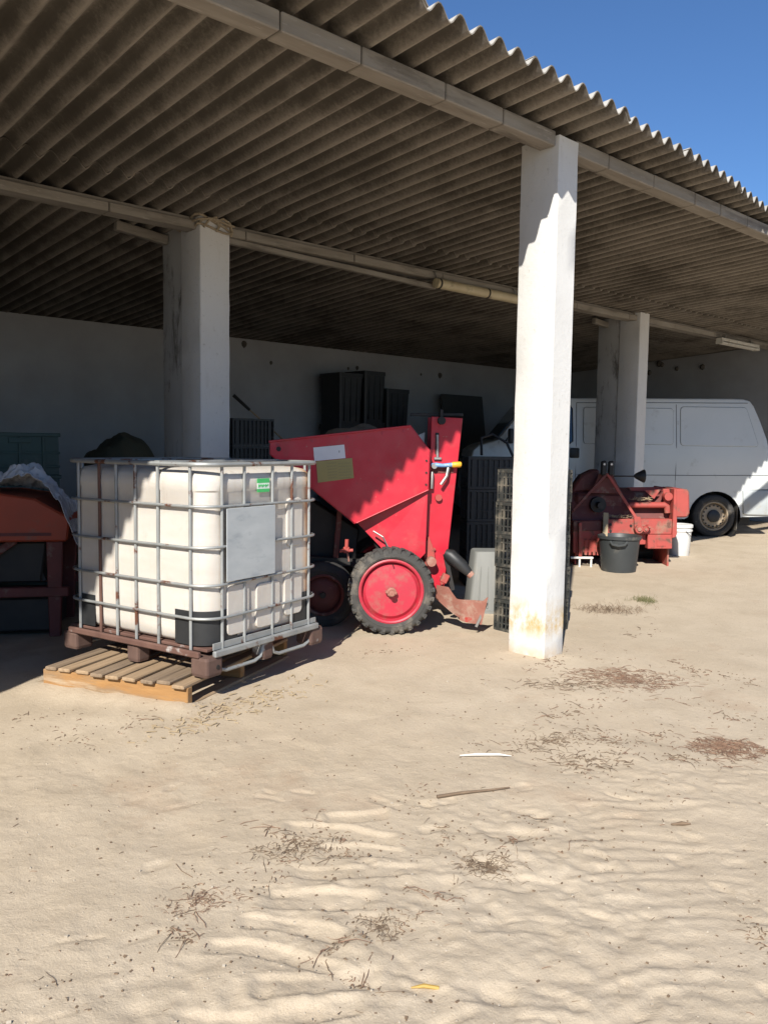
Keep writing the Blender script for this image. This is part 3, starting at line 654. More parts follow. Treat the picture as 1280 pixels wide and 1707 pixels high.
# ------------------------------------------------------------------ red hopper planter
def planter():
    o = thing('potato_planter', 'bright red hopper planter machine on rubber wheels behind the tank', 'planter', (3.977, 4.261, gh(3.977, 4.261) + 0.0), R(-38.4))
    ty, rim = wheel(o, (-.008, 0, .312), .300, .15, 28, 'rubber', 'red_rim', .225)
    MB().lathe([(.034, -.062), (.034, -.085), (.022, -.09), (.022, -.125), (.001, -.127)], (-.008, 0, .312), 'y', 10, False).build('hub', 'share_rust', rim, smooth=True)
    MB().bar((-.05, -.075, .315), (.03, -.075, .305), .03, .02).build('hub_bar', 'share_rust', rim, .003)
    MB().tube([(.0, -.048, .505), (.0, -.075, .502)], .004, 6).build('valve', 'black_iron', rim)
    wheel(o, (-.49, .28, .235), .245, .15, 0, 'rubber_dark', 'maroon', .15)
    wheel(o, (-.008, .95, .312), .300, .15, 0, 'rubber_dark', 'red_rim', .225)
    MB().tube([(-.008, -.05, .312), (-.008, 1.0, .312)], .025, 10).build('axle', 'black_iron', o)
    MB().tube([(-.49, .2, .235), (-.49, .75, .235)], .022, 10).build('axle', 'black_iron', o)
    # hopper: outer plates with real thickness, open top
    up = [(-.872, 1.352), (.13, 1.478), (.267, 1.307), (.262, 1.02), (-.262, .775), (-.53, .99), (-.872, 1.268)]
    sp = MB().prism(up, .118, .130).build('hopper_side', 'red_paint', o, .003)
    MB().prism(up, .85, .862).build('hopper_side', 'red_paint', o, .003)
    for (a, c) in ((up[6], up[0]), (up[5], up[6]), (up[4], up[5]), (up[1], up[2]), (up[2], up[3])):
        MB().bar((a[0], .490, a[1]), (c[0], .490, c[1]), .72, .010, up=(c[1] - a[1], 0, a[0] - c[0])).build('hopper_panel', 'red_paint', o)
    MB().bar((-.88, .112, 1.356), (.128, .112, 1.482), .022, .014).build('hopper_lip', 'red_paint', o, .003)
    # lower, inset plates
    b = MB(); P = [(-.262, .23, .79), (.262, .145, 1.03), (.252, .145, .56), (.16, .15, .46), (.0, .19, .50), (-.075, .205, .60)]
    Q = [(x, y + .012, z) for x, y, z in P]; n = len(P)
    b.add(P + Q, [tuple(range(n)), tuple(range(2 * n - 1, n - 1, -1))] + [(i, i + n, (i + 1) % n + n, (i + 1) % n) for i in range(n)]).build('lower_plate', 'red_paint', o)
    MB().prism([(-.262, .775), (.262, 1.02), (.25, .45), (0, .45)], .80, .81).build('lower_plate', 'red_paint', o)
    MB().prism([(-.20, .80), (.25, 1.0), (.2, .40), (-.03, .42)], .26, .75).build('seed_box', 'black_iron', o, .01)
    # weld beads, bolts and a stiffening fold
    MB().tube([(up[4][0] + .01, .116, up[4][1] + .006), (up[3][0], .116, up[3][1] + .004)], .004, 6).build('weld_bead', 'red_paint', sp)
    for f in (.06, .3, .55, .8, .95):
        x = up[0][0] + (up[1][0] - up[0][0]) * f; z = up[0][1] + (up[1][1] - up[0][1]) * f - .028
        MB().lathe([(.009, -.006), (.009, .002)], (x, .1165, z), 'y', 6).build('bolt', 'red_rim', sp)
    for f in (.15, .45, .75):
        x = up[2][0] - .022; z = up[3][1] + (up[2][1] - up[3][1]) * f
        MB().lathe([(.008, -.006), (.008, .002)], (x, .1165, z), 'y', 6).build('bolt', 'black_iron', sp)
    # chassis
    MB().bar((-.86, .35, .50), (.30, .35, .42), .06, .06).build('chassis_rail', 'black_iron', o, .005)
    MB().bar((-.86, .72, .50), (.30, .72, .42), .06, .06).build('chassis_rail', 'black_iron', o, .005)
    MB().bar((-.40, .35, .47), (-.36, .30, 1.0), .04, .04).build('strut', 'maroon', o, .004)
    MB().bar((-.78, .40, .5), (-.72, .40, 1.2), .05, .05).build('strut', 'maroon', o, .004)
    MB().prism([(-.80, .40), (-.25, .38), (-.22, .70), (-.55, .90), (-.80, 1.05)], .45, .70).build('feed_unit', 'black_iron', o, .01)
    MB().tube([(-.13, .14, .72), (-.06, .12, .68), (-.02, .12, .60)], .006, 6).build('wire_guard', 'bare_steel', o)
    hk = MB().b2((-.345, .12, .56), (-.300, .155, .605)).build('coupling', 'red_faded', o, .006)
    MB().tube([(-.322, .13, .60), (-.320, .13, .66)], .014, 8).build('coupling_pin', 'red_faded', hk)
    MB().tube([(-.37, .135, .575), (-.275, .135, .58)], .012, 8).build('coupling_pin', 'red_faded', hk)
    MB().tube([(-.315, .13, .56), (-.305, .13, .50)], .008, 6).build('coupling_pin', 'share_rust', hk)
    # hole on the left ear
    MB().lathe([(.017, -.002), (.017, .012)], (-.81, .1165, 1.305), 'y', 18).build('ear_hole', 'black_iron', sp)
    # paper and plate stuck on the hopper
    b = MB(); b.prism([(-.566, 1.318), (-.346, 1.342), (-.336, 1.246), (-.557, 1.222)], .1145, .1165); b.build('paper_notice', 'paper_white', sp, label='blank white paper notice stuck on the hopper')
    MB().prism([(-.383, 1.30), (-.379, 1.30), (-.379, 1.285), (-.383, 1.285)], .1128, .1143).build('notice_mark', 'black_iron', sp)
    pl = MB().prism([(-.545, 1.220), (-.289, 1.247), (-.275, 1.104), (-.531, 1.068)], .1125, .1165).build('instruction_plate', 'plate_yellow', sp, label='faded yellow instruction plate')
    for k in range(6):
        z = 1.228 - k * .021
        for xa, xb in ((-.47, -.40), (-.39, -.30)):
            MB().prism([(xa + k * .002, z - .019), (xb + k * .002, z - .012), (xb + k * .002, z - .020), (xa + k * .002, z - .027)], .1108, .1122).build('plate_text', 'plate_print', pl)
    # mast at the right
    ms = MB().prism([(.267, 1.549), (.490, 1.541), (.381, .335), (.329, .295), (.222, .556), (.262, 1.16)], .045, .062).build('mast_plate', 'red_paint', o, .003); ms.location = (.0163, .20, -.0466); ms.scale = (1.0345,) * 3
    MB().prism([(.267, 1.549), (.490, 1.541), (.381, .335), (.329, .295), (.222, .556), (.262, 1.16)], .24, .257).build('mast_plate', 'red_paint', ms, .003)
    MB().bar((.478, .151, 1.535), (.372, .151, .345), .178, .012, up=(1, 0, 0)).build('mast_web', 'red_paint', ms)
    MB().bar((.262, .052, 1.32), (.224, .052, .60), .05, .016, up=(1, 0, 0)).build('mast_flange', 'red_paint', ms)
    s = MB().b2((.296, .0405, 1.285), (.322, .0445, 1.435)).build('slot', 'black_iron', ms)
    MB().tube([(.309, .036, 1.42), (.313, .034, 1.26)], .011, 10).build('slot_rod', 'bare_steel', ms, smooth=True)
    MB().b2((.288, .025, 1.244), (.342, .044, 1.262)).build('bracket', 'bare_steel', ms, .003)
    MB().b2((.275, .0405, 1.150), (.43, .0445, 1.198)).build('bracket_shadow_plate', 'maroon', ms)
    lv = MB().tube([(.265, .02, 1.207), (.30, .01, 1.208), (.345, .005, 1.204), (.416, 0, 1.210)], [.012, .017, .014, .017], 10).build('lever', 'blue_paint', ms, smooth=True)
    MB().tube([(.412, 0, 1.210), (.418, 0, 1.21), (.470, -.003, 1.213), (.478, -.003, 1.213)], [.018, .021, .021, .016], 12).build('lever_grip', 'yellow_plastic', ms, smooth=True)
    MB().lathe([(.02, -.016), (.02, .016)], (.288, .012, 1.200), 'y', 10).build('lever_nut', 'bare_steel', ms)
    MB().tube([(.275, .02, 1.155), (.275, .01, 1.13), (.272, .01, 1.04)], .012, 8).build('handle_rod', 'bare_steel', ms, smooth=True)
    MB().tube([(.388, .0, 1.19), (.375, -.01, 1.13), (.335, -.012, 1.07)], .012, 8).build('handle_rod', 'bare_steel', ms, smooth=True)
    MB().lathe([(.024, -.02), (.024, .01)], (.325, .035, .975), 'y', 14).build('mast_boss', 'red_faded', ms, smooth=True)
    MB().lathe([(.030, -.06), (.034, -.06), (.034, .04)], (.275, .01, .524), 'y', 18).build('pipe_end', 'share_rust', ms, smooth=True)
    MB().lathe([(.022, -.053), (.022, -.05)], (.275, .005, .524), 'y', 16).build('pipe_bore', 'black_iron', ms)
    MB().prism([(.215, .62), (.262, .70), (.30, .60), (.315, .50), (.24, .48)], .020, .035).build('gusset', 'red_faded', ms, .003)
    for (x, z) in ((.30, .605), (.36, .36), (.372, .41)): MB().lathe([(.012, -.012), (.012, .004)], (x, .035, z), 'y', 6).build('bolt', 'red_faded', ms)
    # top rail, knob
    MB().bar((.12, .10, 1.562), (.50, .10, 1.567), .03, .022).build('top_bar', 'black_iron', ms, .003)
    MB().lathe([(.028, -.035), (.028, .01)], (.336, .04, 1.520), 'y', 14).build('knob', 'black_iron', ms, smooth=True)
    MB().b2((.325, .03, 1.53), (.347, .07, 1.60)).build('knob_post', 'black_iron', ms, .003)
    MB().prism([(.15, 1.40), (.24, 1.44), (.235, 1.29), (.22, 1.29), (.20, 1.36)], .20, .21).build('bracket', 'bare_steel', ms)
    # rear disc arm, cylinder and the furrow share
    MB().bar((.372, .06, .36), (.40, .06, .42), .05, .05).build('arm', 'red_faded', o, .005)
    b = MB(); b.tube([(.385, .06, .575), (.42, .05, .56), (.50, .03, .49), (.555, .02, .435)], [.03, .048, .046, .030], 12); b.build('cylinder', 'black_plastic', o, smooth=True)
    MB().tube([(.54, .02, .45), (.575, .015, .415)], .028, 10).build('cylinder_cap', 'share_rust', o, smooth=True)
    MB().bar((.39, .09, .56), (.45, .09, .30), .03, .03).build('link_arm', 'black_iron', o)
    b = MB(); nu, nv = 12, 6; g = []
    for side in (0, .012):
        for i in range(nu + 1):
            u = i / nu
            for j in range(nv + 1):
                v = j / nv
                top = .345 - .06 * u - .11 * max(0, math.sin(math.pi * (u - .25) / .75)) if u > .25 else .345 - .06 * u
                top = max(top, .235 + .02 * u); bot = .24 - .165 * math.sin(min(1, u * 1.25) * math.pi / 2)
                zz = bot + (top - bot) * v
                g.append((.325 + .345 * u + .03 * (1 - v) * (u > .5) * -1, .09 - .15 * u * u - .06 * v + side, zz))
    S = (nu + 1) * (nv + 1)
    b.v = g
    for i in range(nu):
        for j in range(nv):
            a = i * (nv + 1) + j; b.f += [(a, a + 1, a + nv + 2, a + nv + 1), (S + a, S + a + nv + 1, S + a + nv + 2, S + a + 1)]
    for i in range(nu):
        for j in (0, nv): a = i * (nv + 1) + j; b.f.append((a, a + nv + 1, S + a + nv + 1, S + a))
    for j in range(nv):
        for i in (0, nu): a = i * (nv + 1) + j; b.f.append((a, a + 1, S + a + 1, S + a))
    b.build('furrow_share', 'share_rust', o, smooth=True)
    MB().bar((.60, -.06, .06), (.675, -.065, .235), .008, .018).build('share_edge', 'bare_steel', o)
planter()
def blob(name, c, size, m, seed, label, cat, n=26, k=16, amp=.3):
    rnd = np.random.RandomState(seed); b = MB(); off = rnd.rand() * 50
    for i in range(k + 1):
        ph = math.pi / 2 * i / k
        for j in range(n):
            t = 2 * math.pi * j / n; d = (math.cos(ph) * math.cos(t), math.cos(ph) * math.sin(t), math.sin(ph))
            q = 1 + amp * float(fbm(np.array([d[0] * 1.7 + off + d[2] * 2]), np.array([d[1] * 1.7 + off]), 4)[0]) * 2
            b.v.append((c[0] + d[0] * size[0] * q, c[1] + d[1] * size[1] * q, c[2] + d[2] * size[2] * q))
    for i in range(k):
        for j in range(n): a = i * n + j; e = i * n + (j + 1) % n; b.f.append((a, e, e + n, a + n))
    o = b.build(name, m, None, smooth=True); return tag(o, label, cat)
def inplanter(u, w_, z):
    a = R(-38.4); return (3.977 + u * math.cos(a) - w_ * math.sin(a), 4.261 + u * math.sin(a) + w_ * math.cos(a), z)
blob('sack', inplanter(-.22, .52, 1.26), (.34, .26, .24), 'sack', 3, 'brown sack lying in the red hopper', 'sack')

# ------------------------------------------------------------------ crates
def crate_mesh(name, lx, ly, h, m, nx=6, ny=5, rows=3, t=.010, liner=False):
    b = MB()
    for x, y in ((0, 0), (lx, 0), (0, ly), (lx, ly)):
        b.b2((x - .012 if x else 0, y - .012 if y else 0, .0), ((x if x else .022) , (y if y else .022), h - .004))
    def side(p0, p1, nn):
        p0, p1 = Vector(p0), Vector(p1); d = (p1 - p0)
        zs = [0.012] + [h * (k + 1) / (rows + 1) for k in range(rows)] + [h - .014]
        for k, z in enumerate(zs): b.bar(p0 + Vector((0, 0, z)), p1 + Vector((0, 0, z)), t * (1.5 if k in (0, len(zs) - 1) else .9), .024 if k in (0, len(zs) - 1) else .009)
        for k in range(1, nn): q = p0 + d * (k / nn); b.bar(q + Vector((0, 0, .01)), q + Vector((0, 0, h - .02)), t * .8, .010 if k % 2 else .016, up=d)
        # two solid reinforcing panels near the ends
        for f in (.06, .86):
            q0, q1 = p0 + d * f, p0 + d * (f + .08); b.bar((q0 + q1) / 2 + Vector((0, 0, .01)), (q0 + q1) / 2 + Vector((0, 0, h - .02)), t * 1.1, (q1 - q0).length, up=d)
    i = t * .5
    side((i, i, 0), (lx - i, i, 0), nx * 2); side((i, ly - i, 0), (lx - i, ly - i, 0), nx * 2); side((i, i, 0), (i, ly - i, 0), ny * 2); side((lx - i, i, 0), (lx - i, ly - i, 0), ny * 2)
    b.b2((.006, .006, .001), (lx - .006, ly - .006, .008))
    if liner: loft(b, [[(x, y, z) for x, y in rrect(.018, lx - .018, .018, ly - .018, .01, 1)] for z in (.010, h - .03)], True, True)
    return b.mesh(name, m)
cm = crate_mesh('crate', .42, .36, .236, 'crate_plastic')
names5 = ['bottom crate of the black stack behind the sunlit pillar', 'second crate from the bottom in the stack behind the sunlit pillar', 'middle crate of the stack behind the sunlit pillar', 'fourth crate from the bottom in the stack behind the sunlit pillar', 'topmost crate of the black stack behind the sunlit pillar']
rnd = random.Random(3)
for k in range(5):
    o = link('crate', cm, None, (4.650 + rnd.uniform(-.006, .006), 3.510 + rnd.uniform(-.006, .006), gh(4.86, 3.7) - .004 + k * .2362), R(2 + rnd.uniform(-1.2, 1.2)))
    tag(o, names5[k], 'crate', 'crates stacked behind the sunlit pillar')
# shaded stacks between the planter and the pillar
cm2 = crate_mesh('crate', .50, .40, .30, 'black_plastic', 5, 4, 2, liner=True)
cm3 = crate_mesh('crate', .46, .40, .255, 'black_plastic', 5, 4, 2, liner=True)
ords = ['bottom', 'second', 'third', 'top']
for k in range(4):
    o = link('crate', cm2, None, (5.72, 5.12, gh(5.9, 5.4) + k * .302), R(-38)); tag(o, ords[k] + ' black crate of the taller shaded stack right of the red mast', 'crate', 'shaded crate stacks')
    o = link('crate', cm3, None, (6.16, 4.84, gh(6.3, 5.1) + k * .257), R(-40)); tag(o, ords[k] + ' black crate of the lower shaded stack beside the taller one', 'crate', 'shaded crate stacks')
# dark crates further back
cm4 = crate_mesh('crate', .52, .40, .31, 'black_plastic', 5, 4, 2, liner=True)
for k in range(5):
    o = link('crate', cm4, None, (4.97, 7.95, gh(5.2, 8.1) + k * .312), R(-6)); tag(o, ['bottom', 'second', 'third', 'fourth', 'top'][k] + ' dark crate of the stack behind the hopper\'s left end', 'crate', 'crates behind the hopper')
# tall bins against the back wall
def bin_mesh(lx, ly, h, m):
    b = MB(); loft(b, [[(x, y, z) for x, y in rrect(i, lx - i, i, ly - i, .03, 2)] for z, i in ((0, .03), (h - .06, .008), (h - .06, 0), (h, 0), (h, .014), (h - .05, .02), (.02, .045))], True, True)
    for k in range(1, 4): b.b2((lx * k / 4 - .012, -.008 + .012, .05), (lx * k / 4 + .012, .03, h - .07))
    return b.mesh('bin', m, 0, False)
for col, (x, h, wd) in enumerate(((7.80, .765, .47), (8.29, .783, .44), (8.75, .70, .50))):
    me = bin_mesh(wd, .5, h, 'black_plastic')
    for k in range(3):
        o = link('storage_bin', me, None, (x, 9.55, gh(x, 9.7) + k * (h - .004)), 0)
        tag(o, '%s black bin of the %s column against the back wall' % (('bottom', 'middle', 'top')[k], ('left', 'middle', 'right and lower')[col]), 'bin', 'black bins by the back wall')
# dark board leaning at the back wall
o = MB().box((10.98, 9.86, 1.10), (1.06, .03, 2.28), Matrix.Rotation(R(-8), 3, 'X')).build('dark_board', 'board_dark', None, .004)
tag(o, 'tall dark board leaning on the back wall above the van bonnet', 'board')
# green crates and heap at the left
gm = crate_mesh('crate', .62, .42, .345, 'green_plastic', 2, 2, 1, .02)
b = MB(); gm2 = None
def solid_crate(lx, ly, h, m):
    b = MB(); t = .015
    for a, c in (((0, 0, 0), (lx, t, h)), ((0, ly - t, 0), (lx, ly, h)), ((0, t, 0), (t, ly - t, h)), ((lx - t, t, 0), (lx, ly - t, h))): b.b2(a, c)
    b.b2((t, t, 0), (lx - t, ly - t, .015))
    b.b2((-.012, -.012, h - .03), (lx + .012, -.001, h)); b.b2((-.012, 0, h - .03), (-.001, ly, h)); b.b2((lx + .001, 0, h - .03), (lx + .012, ly, h))
    for z in (.06, h * .5): b.b2((-.006, -.008, z), (lx + .006, -.001, z + .02)); b.b2((lx + .001, -.008, z), (lx + .008, ly, z + .02))
    for f in (.2, .5, .8): b.b2((lx * f - .012, -.010, .03), (lx * f + .012, -.001, h - .03))
    b.b2((lx * .36, -.014, h * .76), (lx * .64, -.001, h * .88))
    return b.mesh('crate', m, .003)
gm = solid_crate(.62, .46, .345, 'green_plastic')
for k in range(4):
    o = link('green_crate', gm, None, (2.03, 6.95, gh(2.3, 7.1) + k * .346), R(-6 + k)); tag(o, ['bottom', 'second', 'third', 'top'][k] + ' green crate of the stack at the far left', 'crate', 'green crates at the left')
blob('tarpaulin_heap', (3.78, 8.2, 0), (.55, .5, 1.36), 'tarp_dark', 8, 'dark heap of old netting behind the tank', 'heap', 40, 26, .22)
b = MB(); b.tube([(5.40, 8.62, 1.91), (5.585, 8.55, 1.738)], [.022, .018], 8)
po = thing('long_pole', 'thin pole with dark handle leaning behind the hopper', 'pole', (0, 0, 0))
b.build('handle', 'black_iron', po, smooth=True)
MB().tube([(5.585, 8.55, 1.738), (6.2, 8.35, 1.20), (7.52, 7.9, .03)], .010, 8).build('shaft', 'pallet_wood', po, smooth=True)

b = MB(); b.tube([(6.05, 5.25, 1.26), (6.12, 5.32, 1.42), (6.26, 5.30, 1.46), (6.36, 5.20, 1.38), (6.40, 5.12, 1.20), (6.38, 5.08, 1.05)], .013, 8)
tag(b.build('black_hose', 'black_plastic', None, smooth=True), 'black hose looped over the shaded crate stacks', 'hose')

# ------------------------------------------------------------------ orange machine with plastic sheeting
def orange():
    o = thing('orange_implement', 'dark orange farm implement in deep shade left of the tank', 'implement', (2.17, 5.55, gh(2, 5.7)), R(-30))
    MB().prism([(-1.5, .98), (-.42, .985), (-.20, .95), (.02, .82), (.0, .66), (-1.5, .66)], 0, .75).build('hood', 'orange_paint', o, .012)
    MB().b2((-1.5, -.006, .70), (-.1, -.001, .72)).build('seam_strip', 'maroon', o)
    for x in (-.09, -.95):
        MB().prism([(x - .05, .658), (x + .06, .658), (x + .03, .0), (x - .04, .0)], .03, .09).build('leg', 'maroon', o, .006)
        MB().prism([(x - .05, .658), (x + .06, .658), (x + .03, .0), (x - .04, .0)], .64, .70).build('leg', 'maroon', o, .006)
    MB().b2((-1.45, .02, .28), (.0, .085, .345)).build('cross_rail', 'maroon', o, .006)
    MB().b2((-1.45, .65, .28), (.0, .71, .345)).build('cross_rail', 'maroon', o, .006)
    MB().bar((-.80, .12, .34), (-.35, .12, .66), .04, .05).build('brace', 'maroon', o, .005)
    MB().bar((-.30, .2, .66), (-.18, .2, .36), .03, .03).build('brace', 'black_iron', o, .005)
    MB().prism([(-1.45, .64), (-.16, .64), (-.20, .36), (-1.45, .36)], .16, .60).build('inner_box', 'black_iron', o, .01)
    MB().b2((-1.4, .10, .02), (-.10, .60, .27)).build('lower_tray', 'black_iron', o, .02)
    MB().tube([(-.7, .1, .42), (-.7, .62, .42)], .12, 18).build('roller', 'black_iron', o, smooth=True)
    return o
om = orange()
def sheeting():
    b = MB(); n = 64; k = 40; rs = np.random.RandomState(2)
    u = np.linspace(0, 1, n); v = np.linspace(0, 1, k); U, V = np.meshgrid(u, v, indexing='ij')
    a = R(-30)
    lx = -.80 + .90 * U; ly = -.05 + .62 * V
    base = np.where(lx < -.42, .985, np.where(lx < -.20, .985 - .035 * (lx + .42) / .22, .95 - .13 * (lx + .20) / .22)) + .02
    hump = .17 * np.exp(-((U - .62) ** 2) / .05 - ((V - .25) ** 2) / .12)
    z = base + hump + .22 * np.abs(fbm(U * 8 + 3, V * 6, 4)) + .10 * np.abs(fbm(U * 19, V * 15, 3))
    z = z - .22 * sstep(U, .84, 1.0)
    gx = 2.17 + lx * math.cos(a) - ly * math.sin(a); gy = 5.55 + lx * math.sin(a) + ly * math.cos(a); z = z + gh(2, 5.7)
    b.v = [(float(gx[i, j]), float(gy[i, j]), float(z[i, j])) for i in range(n) for j in range(k)]
    for i in range(n - 1):
        for j in range(k - 1): q = i * k + j; b.f.append((q, q + k, q + k + 1, q + 1))
    o = b.build('plastic_sheeting', 'sheet_plastic', None)
    md = o.modifiers.new('solid', 'SOLIDIFY'); md.thickness = .003
    tag(o, 'crumpled grey plastic sheeting lying on the orange implement', 'sheeting')
sheeting()

# ------------------------------------------------------------------ grey bin, tub, bucket
def tapered(name, label, cat, c, w0, w1, d0, d1, h, m, rz):
    o = thing(name, label, cat, (c[0], c[1], gh(*c) - .01), rz); b = MB()
    loft(b, [[(x, y, z) for x, y in rrect(-wx / 2, wx / 2, -dy / 2, dy / 2, .03, 3)] for z, wx, dy in ((0, w0 + .03, d0 + .03), (.03, w0 + .03, d0 + .03), (.031, w0, d0), (h - .012, w1 + .008, d1 + .008), (h, w1 - .012, d1 - .012))])
    s = b.build('shell', m, o, smooth=True)
    for f in (-.3, -.1, .1, .3):
        MB().bar((f * w0, -d0 / 2 - .002, .05), (f * w1, -d1 / 2 - .003, h - .05), .012, .006, up=(0, 1, 0)).build('rib', m, s, .002)
    return o
tapered('upturned_bin', 'grey tapered bin standing upside down left of the crate stack', 'bin', (5.16, 4.37), .36, .27, .34, .25, .50, 'grey_plastic', R(-40))

def tub():
    c = (7.70, 4.74); o = thing('black_tub', 'dark grey rubber tub with side handles in front of the red flail mower', 'tub', (c[0], c[1], gh(*c) - .012), R(10))
    b = MB(); b.lathe([(.165, 0), (.178, .012), (.196, .20), (.210, .355), (.226, .357), (.228, .385), (.216, .390), (.204, .372), (.19, .20), (.172, .03), (.0, .026)], (0, 0, 0), 'z', 40, True)
    b.build('body', 'tub_plastic', o, smooth=True)
    for a in (200, 20):
        x, y = math.cos(R(a)), math.sin(R(a)); t = Vector((-y, x, 0)); p = Vector((x, y, 0)) * .215
        MB().tube([p - t * .085 + Vector((0, 0, .34)), p * 1.10 - t * .06 + Vector((0, 0, .31)), p * 1.12 + Vector((0, 0, .298)), p * 1.10 + t * .06 + Vector((0, 0, .31)), p + t * .085 + Vector((0, 0, .34))], .014, 8).build('handle', 'tub_plastic', o, smooth=True)
tub()
def bucket():
    c = (9.345, 4.935); o = thing('white_bucket', 'white plastic bucket with lid and wire handle beside the van wheel', 'bucket', (c[0], c[1], gh(*c) - .01), R(0))
    b = MB(); b.lathe([(.112, 0), (.118, .008), (.134, .30), (.146, .302), (.146, .318), (.136, .32), (.137, .345)], (0, 0, 0), 'z', 36); b.build('body', 'white_plastic', o, smooth=True)
    MB().lathe([(.146, .345), (.150, .347), (.150, .375), (.142, .384), (.128, .378), (.001, .378)], (0, 0, 0), 'z', 36).build('lid', 'white_plastic', o, smooth=True)
    P = [Vector((math.cos(R(a)), math.sin(R(a)), 0)) for a in (-125, -100, -70, -40, -10, 20)]; zz = (.31, .255, .20, .175, .19, .31)
    MB().tube([p * (.147 + .006 * (0 < i < 5)) + Vector((0, 0, z)) for i, (p, z) in enumerate(zip(P, zz))], .0035, 6).build('handle', 'black_iron', o, smooth=True)
    MB().tube([P[3] * .158 + Vector((0, 0, .172)), P[4] * .158 + Vector((0, 0, .187))], .009, 8).build('grip', 'black_plastic', o, smooth=True)
bucket()

# ------------------------------------------------------------------ red flail mower
def mower():
    O = (7.971, 4.838, 0.045); o = thing('flail_mower', 'faded red flail mower with a tripod hitch in front of the rear pillar', 'mower', O, R(-42.4))
    P = lambda n, poly, a, c, m='red_faded', bev=.006, par=None: MB().prism(poly, a, c).build(n, m, par or o, bev)
    # right end drive cover and end plate
    P('drive_cover', [(.53, .858), (.665, .862), (.684, .84), (.698, .60), (.675, .555), (.53, .55)], .02, .60, bev=.018)
    P('end_plate', [(.500, .865), (.527, .865), (.552, .38), (.535, .34), (.500, .33)], -.03, .66, bev=.004)
    # rotor hood at the back, rolled
    b = MB(); arc = [(.62 + .0 * k, .0) for k in range(1)]
    prof = [(.10, .50), (.14, .66), (.24, .80), (.38, .855), (.55, .84), (.70, .72), (.76, .50), (.78, .22)]
    for th, (y, z) in enumerate(prof): pass
    n = len(prof)
    for x in (-.56, .498):
        b.v += [(x, y, z) for y, z in prof] + [(x, y + .012, z - .012) for y, z in prof]
    for j in range(n - 1):
        b.f += [(j, j + 1, 2 * n + j + 1, 2 * n + j), (n + j, 3 * n + j, 3 * n + j + 1, n + j + 1), (j, n + j, n + j + 1, j + 1), (2 * n + j, 2 * n + j + 1, 3 * n + j + 1, 3 * n + j)]
    b.f += [(0, 2 * n, 3 * n, n), (n - 1, 2 * n - 1, 4 * n - 1, 3 * n - 1)]
    b.build('rotor_hood', 'maroon', o, smooth=True)
    P('rear_cover', [(.10, .858), (.498, .868), (.498, .80), (.15, .79)], .30, .36, bev=.006)
    P('triangle_plate', [(.22, .84), (.40, .85), (.33, .745)], .10, .115, bev=.002)
    # front beam: upper shelf and lower faces
    P('front_beam', [(-.22, .525), (.498, .535), (.498, .372), (-.22, .362)], -.02, .14)
    P('front_skirt', [(.24, .366), (.505, .370), (.512, .212), (.247, .208)], -.012, .10)
    P('front_skirt', [(-.23, .358), (.236, .364), (.236, .25), (-.20, .24)], .03, .10)
    P('skirt_patch', [(.34, .335), (.44, .337), (.442, .24), (.342, .24)], -.018, -.0125, bev=.002)
    P('left_skirt', [(-.572, .50), (-.27, .512), (-.25, .165), (-.56, .15)], .0, .06, 'red_faded')
    P('left_skirt_band', [(-.572, .50), (-.27, .512), (-.265, .40), (-.57, .39)], -.02, -.002, 'maroon')
    for k in range(6): P('chain_flap', [(-.53 + k * .045, .30), (-.50 + k * .045, .30), (-.50 + k * .045, .13), (-.53 + k * .045, .13)], -.012, -.004, 'red_faded', .002)
    # cross tube
    MB().tube([(.04, .05, .678), (.43, .05, .684), (.455, .05, .67), (.465, .05, .60)], .033, 14).build('cross_tube', 'red_faded', o, smooth=True)
    MB().lathe([(.045, -.05), (.045, .05), (.03, .055)], (.455, .05, .78), 'y', 14).build('pivot_boss', 'red_faded', o, smooth=True)
    P('ear', [(.41, .86), (.48, .86), (.50, .72), (.45, .62), (.43, .68)], .06, .075, bev=.003)
    # gearbox, belt housing
    P('belt_cover', [(-.56, .78), (-.50, .90), (-.44, .99), (-.32, 1.05), (-.25, 1.06), (-.20, .83), (-.50, .80)], .22, .42, 'maroon', .02)
    P('headstock_plate', [(-.28, 1.02), (-.14, 1.02), (-.02, .80), (-.36, .80)], .10, .115, 'maroon', .003)
    P('gear_housing', [(-.52, .79), (.02, .80), (.02, .54), (-.52, .53)], .14, .40, 'maroon', .03)
    MB().lathe([(.085, -.04), (.085, .09), (.05, .10)], (-.286, .10, .675), 'y', 20).build('gearbox', 'black_iron', o, smooth=True)
    MB().lathe([(.035, -.12), (.035, .0)], (-.286, .08, .675), 'y', 14).build('drive_stub', 'black_iron', o, smooth=True)
    # tripod hitch
    for q in ((-.576, .0, .615), (.11, -.03, .533)):
        MB().bar((-.213, .03, 1.02), q, .022, .03).build('hitch_bar', 'red_faded' if q[0] > 0 else 'maroon', o, .004)
    MB().bar((-.20, .06, 1.0), (-.10, .5, .82), .022, .03).build('hitch_bar', 'maroon', o, .004)
    for x in (-.250, -.172): 
        l = P('hitch_lug', [(x - .03, 1.155), (x + .022, 1.16), (x + .028, 1.10), (x + .024, 1.0), (x - .032, 1.0)], .005, .06, 'black_iron', .012)
        MB().lathe([(.012, -.004), (.012, .0)], (x - .002, .0045, 1.12), 'y', 12).build('lug_hole', 'chip_white', l)
    # lower hitch clutter
    for x, z, r in ((.12, .43, .045), (.19, .43, .032), (.225, .455, .022)):
        MB().lathe([(r, -.07), (r, .0), (r * .5, .01)], (x, -.03, z), 'y', 12).build('hitch_boss', 'red_faded', o, smooth=True)
        MB().lathe([(r * .5, -.085), (r * .5, -.06)], (x, -.03, z), 'y', 6).build('hitch_nut', 'share_rust', o)
